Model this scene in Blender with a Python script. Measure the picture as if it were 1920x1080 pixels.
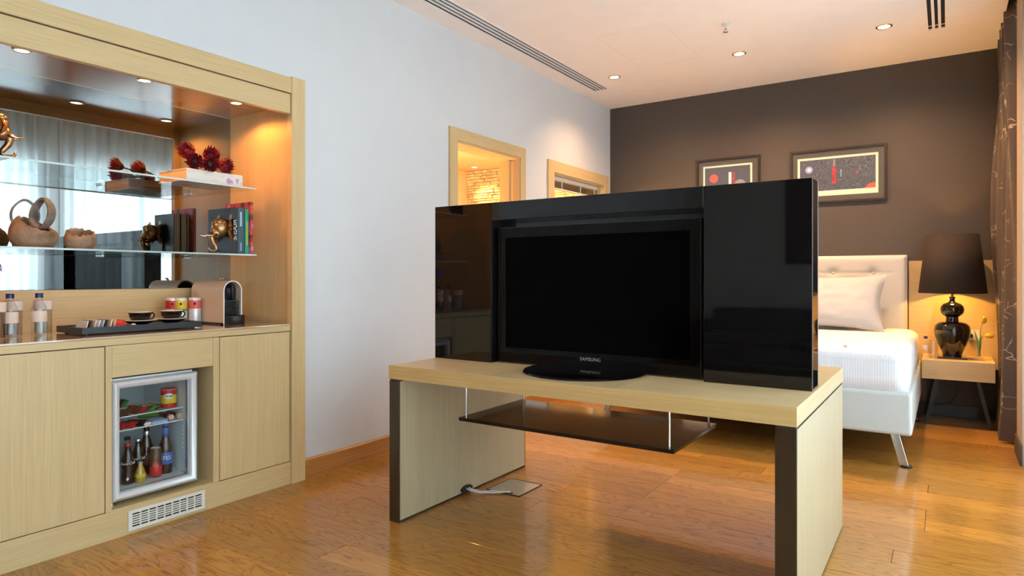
import bpy, bmesh, math, random
from mathutils import Vector, Matrix, noise
random.seed(7)
scene = bpy.context.scene
for o in list(bpy.data.objects): bpy.data.objects.remove(o)
col = scene.collection
PI = math.pi

# ------------------------------------------------------------------ camera
CAM_H = 1.12
cam_d = bpy.data.cameras.new('camera'); cam = bpy.data.objects.new('camera', cam_d); col.objects.link(cam)
cam_d.sensor_width = 36.0; cam_d.lens = 1216.0/1920.0*36.0
cam_d.shift_y = -20.3/1920.0; cam_d.clip_start = 0.02
cam.location = (0, 0, CAM_H); cam.rotation_euler = (PI/2, 0, math.radians(33.84))
scene.camera = cam

# ------------------------------------------------------------------ light and exposure
scene.view_settings.view_transform = 'Standard'; scene.view_settings.look = 'None'
scene.view_settings.gamma = 1.0; scene.view_settings.use_curve_mapping = False
scene.view_settings.exposure = 0.0
SKY = 9.4
WARM = (1.0, 0.52, 0.19)
world = bpy.data.worlds.new('world'); scene.world = world; world.use_nodes = True
bgn = world.node_tree.nodes['Background']
bgn.inputs['Color'].default_value = (0.80, 0.92, 1.0, 1); bgn.inputs['Strength'].default_value = SKY
WINDOWS = [(3.02, 4.74), (1.14, 2.86), (-0.74, 0.98), (-2.62, -0.90)]      # exterior windows: y0, y1
WZ0, WZ1, WX = 0.05, 2.36, 0.62
for (a, b) in WINDOWS:
    ld = bpy.data.lights.new('window_daylight', 'AREA'); ld.shape = 'RECTANGLE'
    ld.size = WZ1-WZ0; ld.size_y = b-a; ld.cycles.is_portal = True
    lo = bpy.data.objects.new('window_daylight', ld); col.objects.link(lo)
    lo.location = (WX+0.10, (a+b)/2, (WZ0+WZ1)/2); lo.rotation_euler = (0, PI/2, 0)

# ------------------------------------------------------------------ materials
MATS = {}
def newmat(name):
    m = bpy.data.materials.new(name); m.use_nodes = True
    MATS[name] = m
    return m, m.node_tree, m.node_tree.nodes['Principled BSDF']
def pm(name, color, rough=0.5, metal=0.0, coat=0.0, spec=0.5, bump=0.0, bscale=80.0, var=0.0, vscale=6.0, sheen=0.0, stretch=(1, 1, 1), coatr=0.05):
    m, nt, p = newmat(name)
    p.inputs['Base Color'].default_value = (*color, 1); p.inputs['Roughness'].default_value = rough
    p.inputs['Metallic'].default_value = metal; p.inputs['Coat Weight'].default_value = coat
    p.inputs['Coat Roughness'].default_value = coatr
    p.inputs['Specular IOR Level'].default_value = spec; p.inputs['Sheen Weight'].default_value = sheen
    tc = nt.nodes.new('ShaderNodeTexCoord'); mp = nt.nodes.new('ShaderNodeMapping')
    mp.inputs['Scale'].default_value = stretch
    nt.links.new(tc.outputs['Object'], mp.inputs['Vector'])
    nz = nt.nodes.new('ShaderNodeTexNoise'); nz.inputs['Scale'].default_value = vscale; nz.inputs['Detail'].default_value = 4
    nt.links.new(mp.outputs['Vector'], nz.inputs['Vector'])
    cr = nt.nodes.new('ShaderNodeValToRGB')
    v = max(var, 0.015)
    cr.color_ramp.elements[0].position = 0.3; cr.color_ramp.elements[1].position = 0.7
    cr.color_ramp.elements[0].color = (*[c*(1-v) for c in color], 1)
    cr.color_ramp.elements[1].color = (*[min(1, c*(1+v)) for c in color], 1)
    nt.links.new(nz.outputs['Fac'], cr.inputs['Fac']); nt.links.new(cr.outputs['Color'], p.inputs['Base Color'])
    if bump:
        n2 = nt.nodes.new('ShaderNodeTexNoise'); n2.inputs['Scale'].default_value = bscale; n2.inputs['Detail'].default_value = 3
        nt.links.new(mp.outputs['Vector'], n2.inputs['Vector'])
        bp = nt.nodes.new('ShaderNodeBump'); bp.inputs['Strength'].default_value = bump; bp.inputs['Distance'].default_value = 0.01
        nt.links.new(n2.outputs['Fac'], bp.inputs['Height']); nt.links.new(bp.outputs['Normal'], p.inputs['Normal'])
    return m
def veneer(name, c1, c2, axis='Z', rough=0.42, fine=170.0):
    """straight-grained wood veneer, grain running along the given world axis"""
    m, nt, p = newmat(name)
    tc = nt.nodes.new('ShaderNodeTexCoord'); mp = nt.nodes.new('ShaderNodeMapping')
    s = [1.0, 1.0, 1.0]; s['XYZ'.index(axis)] = 0.022
    mp.inputs['Scale'].default_value = s
    geo = nt.nodes.new('ShaderNodeNewGeometry')
    nt.links.new(geo.outputs['Position'], mp.inputs['Vector'])
    n1 = nt.nodes.new('ShaderNodeTexNoise'); n1.inputs['Scale'].default_value = fine; n1.inputs['Detail'].default_value = 5; n1.inputs['Roughness'].default_value = 0.65
    n2 = nt.nodes.new('ShaderNodeTexNoise'); n2.inputs['Scale'].default_value = 14; n2.inputs['Detail'].default_value = 3
    nt.links.new(mp.outputs['Vector'], n1.inputs['Vector']); nt.links.new(mp.outputs['Vector'], n2.inputs['Vector'])
    mx = nt.nodes.new('ShaderNodeMath'); mx.operation = 'MULTIPLY_ADD'; mx.inputs[1].default_value = 0.72
    ml = nt.nodes.new('ShaderNodeMath'); ml.operation = 'MULTIPLY'; ml.inputs[1].default_value = 0.28
    nt.links.new(n2.outputs['Fac'], ml.inputs[0]); nt.links.new(n1.outputs['Fac'], mx.inputs[0]); nt.links.new(ml.outputs[0], mx.inputs[2])
    cr = nt.nodes.new('ShaderNodeValToRGB'); cr.color_ramp.elements[0].position = 0.36; cr.color_ramp.elements[1].position = 0.62
    cr.color_ramp.elements[0].color = (*c1, 1); cr.color_ramp.elements[1].color = (*c2, 1)
    nt.links.new(mx.outputs[0], cr.inputs['Fac']); nt.links.new(cr.outputs['Color'], p.inputs['Base Color'])
    p.inputs['Roughness'].default_value = rough
    return m
def thin_glass(name, tint=(1, 1, 1), refl=0.06, rough=0.0, opac=0.0, body=(1, 1, 1), ior=1.45):
    m, nt, p = newmat(name)
    nt.nodes.remove(p)
    out = nt.nodes['Material Output']
    t = nt.nodes.new('ShaderNodeBsdfTransparent'); t.inputs['Color'].default_value = (*tint, 1)
    g = nt.nodes.new('ShaderNodeBsdfGlossy'); g.inputs['Roughness'].default_value = rough
    fr = nt.nodes.new('ShaderNodeFresnel'); fr.inputs['IOR'].default_value = ior
    ad = nt.nodes.new('ShaderNodeMath'); ad.operation = 'ADD'; ad.inputs[1].default_value = max(0, refl-0.035); ad.use_clamp = True
    nt.links.new(fr.outputs[0], ad.inputs[0])
    gm = nt.nodes.new('ShaderNodeNewGeometry'); iv = nt.nodes.new('ShaderNodeMath'); iv.operation = 'SUBTRACT'; iv.inputs[0].default_value = 1.0
    nt.links.new(gm.outputs['Backfacing'], iv.inputs[1])
    fm = nt.nodes.new('ShaderNodeMath'); fm.operation = 'MULTIPLY'; nt.links.new(ad.outputs[0], fm.inputs[0]); nt.links.new(iv.outputs[0], fm.inputs[1])
    mx = nt.nodes.new('ShaderNodeMixShader')
    nt.links.new(fm.outputs[0], mx.inputs[0]); nt.links.new(t.outputs[0], mx.inputs[1]); nt.links.new(g.outputs[0], mx.inputs[2])
    last = mx
    if opac:
        d = nt.nodes.new('ShaderNodeBsdfDiffuse'); d.inputs['Color'].default_value = (*body, 1)
        m2 = nt.nodes.new('ShaderNodeMixShader'); m2.inputs[0].default_value = opac
        nt.links.new(mx.outputs[0], m2.inputs[1]); nt.links.new(d.outputs[0], m2.inputs[2]); last = m2
    nt.links.new(last.outputs[0], out.inputs['Surface'])
    return m
def emit(name, color, strength):
    m, nt, p = newmat(name)
    p.inputs['Base Color'].default_value = (*color, 1)
    p.inputs['Emission Color'].default_value = (*color, 1); p.inputs['Emission Strength'].default_value = strength
    return m

OA, OB = (0.56, 0.40, 0.195), (0.66, 0.485, 0.25)
veneer('oak_z', OA, OB, 'Z'); veneer('oak_y', OA, OB, 'Y'); veneer('oak_x', OA, OB, 'X')
PA, PB = (0.395, 0.32, 0.185), (0.455, 0.375, 0.23)
veneer('pale_z', PA, PB, 'Z'); veneer('pale_x', (0.46, 0.345, 0.17), (0.55, 0.42, 0.225), 'X'); veneer('pale_y', (0.46, 0.345, 0.17), (0.55, 0.42, 0.225), 'Y')
veneer('oak_warm_bounce', (0.50, 0.315, 0.115), (0.60, 0.40, 0.16), 'X')  # table front edge: warm light bounced off the floor is put into this colour
veneer('base_oak', (0.36, 0.145, 0.035), (0.52, 0.24, 0.075), 'Y', 0.3, 90)
pm('wall_white', (0.625, 0.64, 0.66), 0.55, bump=0.03, bscale=180)
pm('ceiling_white', (0.88, 0.81, 0.755), 0.7)
pm('hatch_grey', (0.62, 0.58, 0.54), 0.7)
pm('wall_brown', (0.070, 0.056, 0.046), 0.55, bump=0.03, bscale=180)
pm('wall_beige', (0.45, 0.36, 0.27), 0.6)
pm('bath_plaster', (0.72, 0.56, 0.36), 0.6)
pm('rear_grey', (0.55, 0.54, 0.49), 0.6)
pm('gloss_black', (0.005, 0.004, 0.004), 0.03, coat=0.0, spec=0.5)
pm('tv_black', (0.003, 0.002, 0.002), 0.05, spec=0.15)
pm('screen_black', (0.0012, 0.0008, 0.0008), 0.05, spec=0.03)
pm('bronze_dark', (0.030, 0.017, 0.010), 0.22, metal=0.0, coat=0.4, coatr=0.1)
pm('shelf_dark', (0.010, 0.005, 0.004), 0.10, spec=0.35)
pm('chrome', (0.78, 0.80, 0.82), 0.12, metal=1.0)
pm('steel', (0.55, 0.56, 0.57), 0.28, metal=1.0)
pm('alu', (0.70, 0.72, 0.74), 0.35, metal=0.35)
pm('brass', (0.80, 0.60, 0.30), 0.2, metal=1.0)
pm('black_plastic', (0.012, 0.012, 0.013), 0.35)
pm('black_matte', (0.008, 0.008, 0.008), 0.7)
pm('white_plastic', (0.75, 0.75, 0.73), 0.4)
pm('cream_plastic', (0.72, 0.70, 0.62), 0.4)
pm('fridge_liner', (0.66, 0.72, 0.74), 0.45)
pm('leather_white', (0.53, 0.565, 0.555), 0.42, bump=0.06, bscale=220)
pm('leather_cream', (0.52, 0.495, 0.465), 0.45, bump=0.06, bscale=220)
pm('sheet', (0.72, 0.74, 0.78), 0.75)
pm('pillow_cotton', (0.43, 0.42, 0.42), 0.8, bump=0.15, bscale=30, sheen=0.2)
pm('dark_sofa', (0.010, 0.013, 0.018), 0.7)
pm('maroon', (0.035, 0.010, 0.012), 0.5)
pm('mat_board', (0.085, 0.072, 0.062), 0.7)
pm('frame_dark', (0.020, 0.014, 0.011), 0.4)
pm('paper_cream', (0.80, 0.72, 0.60), 0.8)
pm('paper_pink', (0.78, 0.60, 0.50), 0.8)
pm('pottery', (0.27, 0.175, 0.11), 0.75, bump=0.5, bscale=40, var=0.5, vscale=14)
pm('pottery_grey', (0.20, 0.18, 0.155), 0.8, bump=0.5, bscale=50, var=0.4, vscale=20)
pm('bronze', (0.42, 0.25, 0.12), 0.28, metal=0.9, bump=0.2, bscale=60)
pm('tusk_metal', (0.75, 0.68, 0.55), 0.2, metal=1.0)
pm('book_black', (0.014, 0.014, 0.016), 0.4)
pm('book_teal', (0.040, 0.095, 0.12), 0.45)
pm('book_green', (0.030, 0.34, 0.19), 0.45)
pm('book_pages', (0.62, 0.55, 0.44), 0.85, stretch=(40, 40, 1))
pm('box_peach', (0.78, 0.50, 0.28), 0.8)
pm('petal_red', (0.28, 0.014, 0.026), 0.6, var=0.5, vscale=60)
pm('petal_dark', (0.06, 0.008, 0.012), 0.7)
pm('stem_brown', (0.10, 0.075, 0.03), 0.8)
pm('petal_purple', (0.42, 0.24, 0.55), 0.6, var=0.3, vscale=60)
pm('cup_black', (0.012, 0.007, 0.006), 0.08)
pm('cup_cream', (0.78, 0.70, 0.58), 0.25)
pm('tray_slate', (0.030, 0.038, 0.045), 0.38)
pm('machine_beige', (0.62, 0.47, 0.34), 0.35)
pm('cap_blue', (0.015, 0.02, 0.10), 0.3)
pm('red_paint', (0.55, 0.02, 0.02), 0.4)
pm('coral_paint', (0.70, 0.12, 0.10), 0.4)
pm('yellow_paint', (0.72, 0.52, 0.03), 0.4)
pm('green_paint', (0.10, 0.32, 0.05), 0.45)
pm('blue_paint', (0.06, 0.14, 0.42), 0.4)
pm('pale_blue', (0.42, 0.56, 0.72), 0.5)
pm('white_paint', (0.80, 0.80, 0.80), 0.5)
pm('brown_wrap', (0.10, 0.045, 0.02), 0.35)
pm('pink_round', (0.72, 0.45, 0.36), 0.5)
pm('cola', (0.022, 0.007, 0.004), 0.04, coat=0.5)
pm('beer_glass', (0.050, 0.014, 0.004), 0.04, coat=0.5)
pm('yellow_drink', (0.45, 0.27, 0.04), 0.06, coat=0.5)
pm('ceramic_black', (0.010, 0.008, 0.007), 0.05, coat=0.6)
pm('tulip_yellow', (0.80, 0.50, 0.02), 0.5)
pm('leaf_green', (0.16, 0.28, 0.05), 0.5)
pm('cable_white', (0.62, 0.62, 0.62), 0.45)
pm('slot_dark', (0.010, 0.009, 0.008), 0.8)
pm('shadow_gap', (0.03, 0.022, 0.014), 0.6)
pm('stone', (0.62, 0.50, 0.33), 0.85, bump=0.5, bscale=40, var=0.4, vscale=9)
pm('window_frame_dark', (0.05, 0.055, 0.06), 0.4)
pm('worktop_glass', (0.62, 0.44, 0.30), 0.06, coat=1.0, var=0.05)
pm('soffit_lacquer', (0.36, 0.22, 0.10), 0.16, coat=0.6, coatr=0.12)
thin_glass('clear_glass', (0.985, 0.995, 0.99), 0.05)
thin_glass('shelf_glass', (0.95, 0.98, 0.97), 0.05, ior=1.18)
pm('shelf_edge', (0.50, 0.62, 0.57), 0.15, coat=0.5)
thin_glass('pane', (0.97, 0.985, 0.985), 0.06)
thin_glass('fridge_glass', (0.95, 0.97, 0.97), 0.06)
thin_glass('tumbler', (0.95, 0.95, 0.95), 0.12)
thin_glass('pet', (0.94, 0.96, 0.97), 0.10)
thin_glass('smoked_glass', (0.10, 0.055, 0.035), 0.10, opac=0.55, body=(0.035, 0.018, 0.012))
m, nt, p = newmat('mirror'); p.inputs['Base Color'].default_value = (0.34, 0.375, 0.38, 1); p.inputs['Metallic'].default_value = 1; p.inputs['Roughness'].default_value = 0.004
emit('lamp_glow', (1.0, 0.78, 0.45), 14.0)
emit('bulb_glow', (1.0, 0.72, 0.38), 6.0)

# translucent cloths
def cloth(name, color, transp, transl, pattern=None, rough=0.8):
    m, nt, p = newmat(name)
    out = nt.nodes['Material Output']
    p.inputs['Base Color'].default_value = (*color, 1); p.inputs['Roughness'].default_value = rough
    tl = nt.nodes.new('ShaderNodeBsdfTranslucent'); tl.inputs['Color'].default_value = (*color, 1)
    a = nt.nodes.new('ShaderNodeMixShader'); a.inputs[0].default_value = transl
    nt.links.new(p.outputs[0], a.inputs[1]); nt.links.new(tl.outputs[0], a.inputs[2])
    last = a
    if transp:
        t = nt.nodes.new('ShaderNodeBsdfTransparent')
        b = nt.nodes.new('ShaderNodeMixShader'); b.inputs[0].default_value = transp
        nt.links.new(a.outputs[0], b.inputs[1]); nt.links.new(t.outputs[0], b.inputs[2]); last = b
    nt.links.new(last.outputs[0], out.inputs['Surface'])
    return m, nt, p
cloth('sheer', (0.84, 0.88, 0.90), 0.10, 0.74)
cloth('lampshade', (0.045, 0.030, 0.024), 0.0, 0.30)
mm, nt, p = cloth('brown_curtain', (0.10, 0.062, 0.042), 0.0, 0.06, rough=0.36)
tc = nt.nodes.new('ShaderNodeTexCoord')
nz = nt.nodes.new('ShaderNodeTexNoise'); nz.inputs['Scale'].default_value = 7; nz.inputs['Detail'].default_value = 1.0
nt.links.new(tc.outputs['UV'], nz.inputs['Vector'])
vr = nt.nodes.new('ShaderNodeTexVoronoi'); vr.feature = 'DISTANCE_TO_EDGE'; vr.inputs['Scale'].default_value = 10.0
mv = nt.nodes.new('ShaderNodeMixRGB'); mv.inputs['Fac'].default_value = 0.22
nt.links.new(tc.outputs['UV'], mv.inputs['Color1']); nt.links.new(nz.outputs['Color'], mv.inputs['Color2'])
nt.links.new(mv.outputs['Color'], vr.inputs['Vector'])
cr = nt.nodes.new('ShaderNodeValToRGB')
cr.color_ramp.elements[0].position = 0.010; cr.color_ramp.elements[0].color = (0.50, 0.41, 0.31, 1)
cr.color_ramp.elements[1].position = 0.024; cr.color_ramp.elements[1].color = (0.080, 0.052, 0.037, 1)
nm = nt.nodes.new('ShaderNodeTexNoise'); nm.inputs['Scale'].default_value = 6.0; nt.links.new(tc.outputs['UV'], nm.inputs['Vector'])
ms = nt.nodes.new('ShaderNodeMapRange'); ms.inputs['From Min'].default_value = 0.50; ms.inputs['From Max'].default_value = 0.56; ms.inputs['To Min'].default_value = 0.05; ms.inputs['To Max'].default_value = 0.0
nt.links.new(nm.outputs['Fac'], ms.inputs['Value'])
ad = nt.nodes.new('ShaderNodeMath'); ad.operation = 'ADD'; nt.links.new(vr.outputs['Distance'], ad.inputs[0]); nt.links.new(ms.outputs[0], ad.inputs[1])
nt.links.new(ad.outputs[0], cr.inputs['Fac']); nt.links.new(cr.outputs['Color'], p.inputs['Base Color'])
p.inputs['Sheen Weight'].default_value = 0.3

# satin-striped bed sheet
m = MATS['sheet']; nt = m.node_tree; p = nt.nodes['Principled BSDF']
geo = nt.nodes.new('ShaderNodeNewGeometry'); wv = nt.nodes.new('ShaderNodeTexWave'); wv.wave_type = 'BANDS'; wv.bands_direction = 'X'
wv.inputs['Scale'].default_value = 22.0
nt.links.new(geo.outputs['Position'], wv.inputs['Vector'])
mr = nt.nodes.new('ShaderNodeMapRange'); mr.inputs['From Min'].default_value = 0.4; mr.inputs['From Max'].default_value = 0.6
mr.inputs['To Min'].default_value = 0.5; mr.inputs['To Max'].default_value = 0.85
nt.links.new(wv.outputs['Fac'], mr.inputs['Value']); nt.links.new(mr.outputs[0], p.inputs['Roughness'])
bp = nt.nodes.new('ShaderNodeBump'); bp.inputs['Strength'].default_value = 0.15; bp.inputs['Distance'].default_value = 0.003
nt.links.new(wv.outputs['Fac'], bp.inputs['Height']); nt.links.new(bp.outputs['Normal'], p.inputs['Normal'])

# floor planks: oak with cathedral grain, tone varies per plank
m, nt, p = newmat('floor_oak')
tc = nt.nodes.new('ShaderNodeTexCoord'); oi = nt.nodes.new('ShaderNodeObjectInfo')
rm = nt.nodes.new('ShaderNodeMath'); rm.operation = 'MULTIPLY'; rm.inputs[1].default_value = 73.0
nt.links.new(oi.outputs['Random'], rm.inputs[0])
va = nt.nodes.new('ShaderNodeVectorMath'); va.operation = 'ADD'
nt.links.new(tc.outputs['Object'], va.inputs[0]); nt.links.new(rm.outputs[0], va.inputs[1])
mp = nt.nodes.new('ShaderNodeMapping'); mp.inputs['Scale'].default_value = (1.15, 6.5, 1.0)
nt.links.new(va.outputs[0], mp.inputs['Vector'])
n1 = nt.nodes.new('ShaderNodeTexNoise'); n1.inputs['Scale'].default_value = 1.5; n1.inputs['Detail'].default_value = 3.0; n1.inputs['Roughness'].default_value = 0.55; n1.inputs['Distortion'].default_value = 0.4
nt.links.new(mp.outputs['Vector'], n1.inputs['Vector'])
mu = nt.nodes.new('ShaderNodeMath'); mu.operation = 'MULTIPLY'; mu.inputs[1].default_value = 12.0
fr = nt.nodes.new('ShaderNodeMath'); fr.operation = 'FRACT'
nt.links.new(n1.outputs['Fac'], mu.inputs[0]); nt.links.new(mu.outputs[0], fr.inputs[0])
rg = nt.nodes.new('ShaderNodeValToRGB')
els = rg.color_ramp.elements
els[0].position = 0.0; els[0].color = (0.21, 0.080, 0.011, 1)
els[1].position = 1.0; els[1].color = (0.41, 0.190, 0.032, 1)
e = els.new(0.16); e.color = (0.37, 0.160, 0.024, 1)
e = els.new(0.55); e.color = (0.44, 0.212, 0.038, 1)
nt.links.new(fr.outputs[0], rg.inputs['Fac'])
mp2 = nt.nodes.new('ShaderNodeMapping'); mp2.inputs['Scale'].default_value = (4.0, 190.0, 1.0)
nt.links.new(va.outputs[0], mp2.inputs['Vector'])
n2 = nt.nodes.new('ShaderNodeTexNoise'); n2.inputs['Scale'].default_value = 1.0; n2.inputs['Detail'].default_value = 3
nt.links.new(mp2.outputs['Vector'], n2.inputs['Vector'])
r2 = nt.nodes.new('ShaderNodeMapRange'); r2.inputs['To Min'].default_value = 0.72; r2.inputs['To Max'].default_value = 1.25
nt.links.new(n2.outputs['Fac'], r2.inputs['Value'])
r3 = nt.nodes.new('ShaderNodeMapRange'); r3.inputs['To Min'].default_value = 0.82; r3.inputs['To Max'].default_value = 1.20
nt.links.new(oi.outputs['Random'], r3.inputs['Value'])
mm2 = nt.nodes.new('ShaderNodeMath'); mm2.operation = 'MULTIPLY'
nt.links.new(r2.outputs[0], mm2.inputs[0]); nt.links.new(r3.outputs[0], mm2.inputs[1])
vm = nt.nodes.new('ShaderNodeVectorMath'); vm.operation = 'SCALE'
nt.links.new(rg.outputs['Color'], vm.inputs[0]); nt.links.new(mm2.outputs[0], vm.inputs['Scale'])
nt.links.new(vm.outputs[0], p.inputs['Base Color'])
p.inputs['Roughness'].default_value = 0.30; p.inputs['Specular IOR Level'].default_value = 0.25; p.inputs['Coat Weight'].default_value = 0.55; p.inputs['Coat Roughness'].default_value = 0.07
bp = nt.nodes.new('ShaderNodeBump'); bp.inputs['Strength'].default_value = 0.10; bp.inputs['Distance'].default_value = 0.003
nt.links.new(n1.outputs['Fac'], bp.inputs['Height']); nt.links.new(bp.outputs['Normal'], p.inputs['Normal'])

# ------------------------------------------------------------------ mesh helpers
class MB:
    def __init__(self): self.v = []; self.f = []
    def add(self, vs, fs):
        n = len(self.v); self.v += [tuple(x) for x in vs]; self.f += [tuple(i+n for i in f) for f in fs]; return self
    def box(self, x0, x1, y0, y1, z0, z1):
        vs = [(x0, y0, z0), (x1, y0, z0), (x1, y1, z0), (x0, y1, z0), (x0, y0, z1), (x1, y0, z1), (x1, y1, z1), (x0, y1, z1)]
        return self.add(vs, [(3, 2, 1, 0), (4, 5, 6, 7), (0, 1, 5, 4), (1, 2, 6, 5), (2, 3, 7, 6), (3, 0, 4, 7)])
    def lathe(self, prof, c=(0, 0, 0), seg=24, axis='Z'):
        """prof: list of (r, h) from bottom to top; r == 0 closes the end"""
        rings = []; vs = []; fs = []
        def P(r, h, a):
            x, y = r*math.cos(a), r*math.sin(a)
            if axis == 'Z': return (c[0]+x, c[1]+y, c[2]+h)
            if axis == 'X': return (c[0]+h, c[1]+x, c[2]+y)
            return (c[0]+y, c[1]+h, c[2]+x)
        for r, h in prof:
            if r < 1e-6: rings.append([len(vs)]); vs.append(P(0, h, 0))
            else:
                rings.append(list(range(len(vs), len(vs)+seg))); vs += [P(r, h, 2*PI*i/seg) for i in range(seg)]
        for A, B in zip(rings, rings[1:]):
            for i in range(seg):
                j = (i+1) % seg
                if len(A) == 1 and len(B) == 1: continue
                if len(A) == 1: fs.append((A[0], B[j], B[i]))
                elif len(B) == 1: fs.append((A[i], A[j], B[0]))
                else: fs.append((A[i], A[j], B[j], B[i]))
        if len(rings[0]) > 1 and prof[0][0] > 0 and not getattr(self, 'open', False): fs.append(tuple(reversed(rings[0])))
        if len(rings[-1]) > 1 and not getattr(self, 'open', False): fs.append(tuple(rings[-1]))
        return self.add(vs, fs)
    def cyl(self, c, r, h, seg=20, axis='Z'): return self.lathe([(r, 0), (r, h)], c, seg, axis)
    def tube(self, pts, r, seg=8):
        pts = [Vector(q) for q in pts]; n = len(pts); rr = r if isinstance(r, (list, tuple)) else [r]*n
        vs = []; fs = []; up = Vector((0, 0, 1)); prev = None
        for i, q in enumerate(pts):
            t = (pts[min(i+1, n-1)]-pts[max(i-1, 0)]).normalized()
            if prev is None:
                a = t.cross(up)
                if a.length < 1e-3: a = t.cross(Vector((1, 0, 0)))
                a.normalize()
            else:
                a = prev-t*prev.dot(t)
                if a.length < 1e-4: a = t.orthogonal()
                a.normalize()
            prev = a; b = t.cross(a)
            vs += [q+(a*math.cos(2*PI*k/seg)+b*math.sin(2*PI*k/seg))*rr[i] for k in range(seg)]
        for i in range(n-1):
            for k in range(seg):
                l = (k+1) % seg
                fs.append((i*seg+k, i*seg+l, (i+1)*seg+l, (i+1)*seg+k))
        fs.append(tuple(reversed(range(seg)))); fs.append(tuple(range((n-1)*seg, n*seg)))
        return self.add(vs, fs)
    def prism(self, poly, a0, a1, axis='Z'):
        """poly in the other two axes (cyclic order), extruded along axis a0..a1"""
        n = len(poly)
        def P(u, v, w): return {'Z': (u, v, w), 'X': (w, u, v), 'Y': (u, w, v)}[axis]
        vs = [P(u, v, a0) for u, v in poly]+[P(u, v, a1) for u, v in poly]
        fs = [tuple(reversed(range(n))), tuple(range(n, 2*n))]+[(i, (i+1) % n, (i+1) % n+n, i+n) for i in range(n)]
        return self.add(vs, fs)
    def sphere(self, c, r, seg=14, rings=8):
        rx, ry, rz = r if isinstance(r, (tuple, list)) else (r, r, r)
        vs = [(c[0], c[1], c[2]-rz)]; fs = []
        for i in range(1, rings):
            t = -PI/2+PI*i/rings
            vs += [(c[0]+rx*math.cos(t)*math.cos(2*PI*k/seg), c[1]+ry*math.cos(t)*math.sin(2*PI*k/seg), c[2]+rz*math.sin(t)) for k in range(seg)]
        vs.append((c[0], c[1], c[2]+rz)); top = len(vs)-1
        for k in range(seg): fs.append((0, 1+(k+1) % seg, 1+k)); fs.append((top, 1+(rings-2)*seg+k, 1+(rings-2)*seg+(k+1) % seg))
        for i in range(rings-2):
            for k in range(seg):
                l = (k+1) % seg; fs.append((1+i*seg+k, 1+i*seg+l, 1+(i+1)*seg+l, 1+(i+1)*seg+k))
        return self.add(vs, fs)
    def grid(self, fn, nu, nv):
        vs = [fn(i/nu, j/nv) for j in range(nv+1) for i in range(nu+1)]
        fs = [(j*(nu+1)+i, j*(nu+1)+i+1, (j+1)*(nu+1)+i+1, (j+1)*(nu+1)+i) for j in range(nv) for i in range(nu)]
        return self.add(vs, fs)
    def xf(self, M):
        self.v = [tuple(M @ Vector(q)) for q in self.v]; return self

def wloc(o):
    v = Vector((0, 0, 0))
    while o: v += o.location; o = o.parent
    return v
def build(name, mb, mat, parent=None, local=False, bevel=0.0, smooth=None, kind=None, label=None, cat=None, group=None, origin=None, seg=2):
    """one mesh object. Vertices are in world space unless local (then in the parent's space)."""
    off = Vector((0, 0, 0))
    vs = mb.v
    if parent is not None:
        if not local: off = wloc(parent)
    else:
        if origin is not None: off = Vector(origin)
        elif not local:
            xs, ys, zs = zip(*vs); off = Vector(((min(xs)+max(xs))/2, (min(ys)+max(ys))/2, min(zs)))
    me = bpy.data.meshes.new(name)
    me.from_pydata([(x-off.x, y-off.y, z-off.z) for x, y, z in vs], [], mb.f); me.update()
    bm = bmesh.new(); bm.from_mesh(me); bmesh.ops.recalc_face_normals(bm, faces=bm.faces); bm.to_mesh(me); bm.free()
    me.materials.append(MATS[mat])
    o = bpy.data.objects.new(name, me); col.objects.link(o)
    if parent is not None: o.parent = parent
    else: o.location = off
    if smooth is not None:
        for pl in me.polygons: pl.use_smooth = True
        if smooth < 3: me.set_sharp_from_angle(angle=smooth)
    if bevel:
        b = o.modifiers.new('bevel', 'BEVEL'); b.width = bevel; b.segments = seg; b.limit_method = 'ANGLE'; b.angle_limit = 0.6
    tag(o, label, cat, group, kind)
    return o
def tag(o, label=None, cat=None, group=None, kind=None):
    if label: o['label'] = label
    if cat: o['category'] = cat
    if group: o['group'] = group
    if kind: o['kind'] = kind
    return o
def thing(name, label, cat, loc=(0, 0, 0), rz=0.0, group=None, kind=None):
    o = bpy.data.objects.new(name, None); col.objects.link(o); o.location = loc; o.rotation_euler = (0, 0, rz)
    o.empty_display_size = 0.1
    return tag(o, label, cat, group, kind)
def copy_tree(o, parent=None, loc=None, rz=None, label=None):
    c = o.copy(); col.objects.link(c); c.parent = parent
    if loc is not None: c.location = loc
    if rz is not None: c.rotation_euler = (0, 0, rz)
    if label: c['label'] = label
    for ch in list(o.children): copy_tree(ch, c)
    return c
def text(body, size, mat, parent, loc, right, up, name='lettering', local=False, ext=0.0004, sx=1.0, align='CENTER', shear=0.0):
    cu = bpy.data.curves.new('t', 'FONT'); cu.body = body; cu.size = size; cu.extrude = ext; cu.align_x = align; cu.align_y = 'CENTER'; cu.resolution_u = 3
    cu.shear = shear
    to = bpy.data.objects.new('t', cu); col.objects.link(to)
    bpy.context.view_layer.update()
    me = bpy.data.meshes.new_from_object(to.evaluated_get(bpy.context.evaluated_depsgraph_get()))
    bpy.data.objects.remove(to); bpy.data.curves.remove(cu)
    R = Vector(right).normalized(); U = Vector(up).normalized(); N = R.cross(U)
    mb = MB(); mb.v = [tuple(Vector(loc)+R*q.co.x*sx+U*q.co.y+N*q.co.z) for q in me.vertices]
    mb.f = [tuple(pl.vertices) for pl in me.polygons]
    bpy.data.meshes.remove(me)
    return build(name, mb, mat, parent, local=local)
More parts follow.
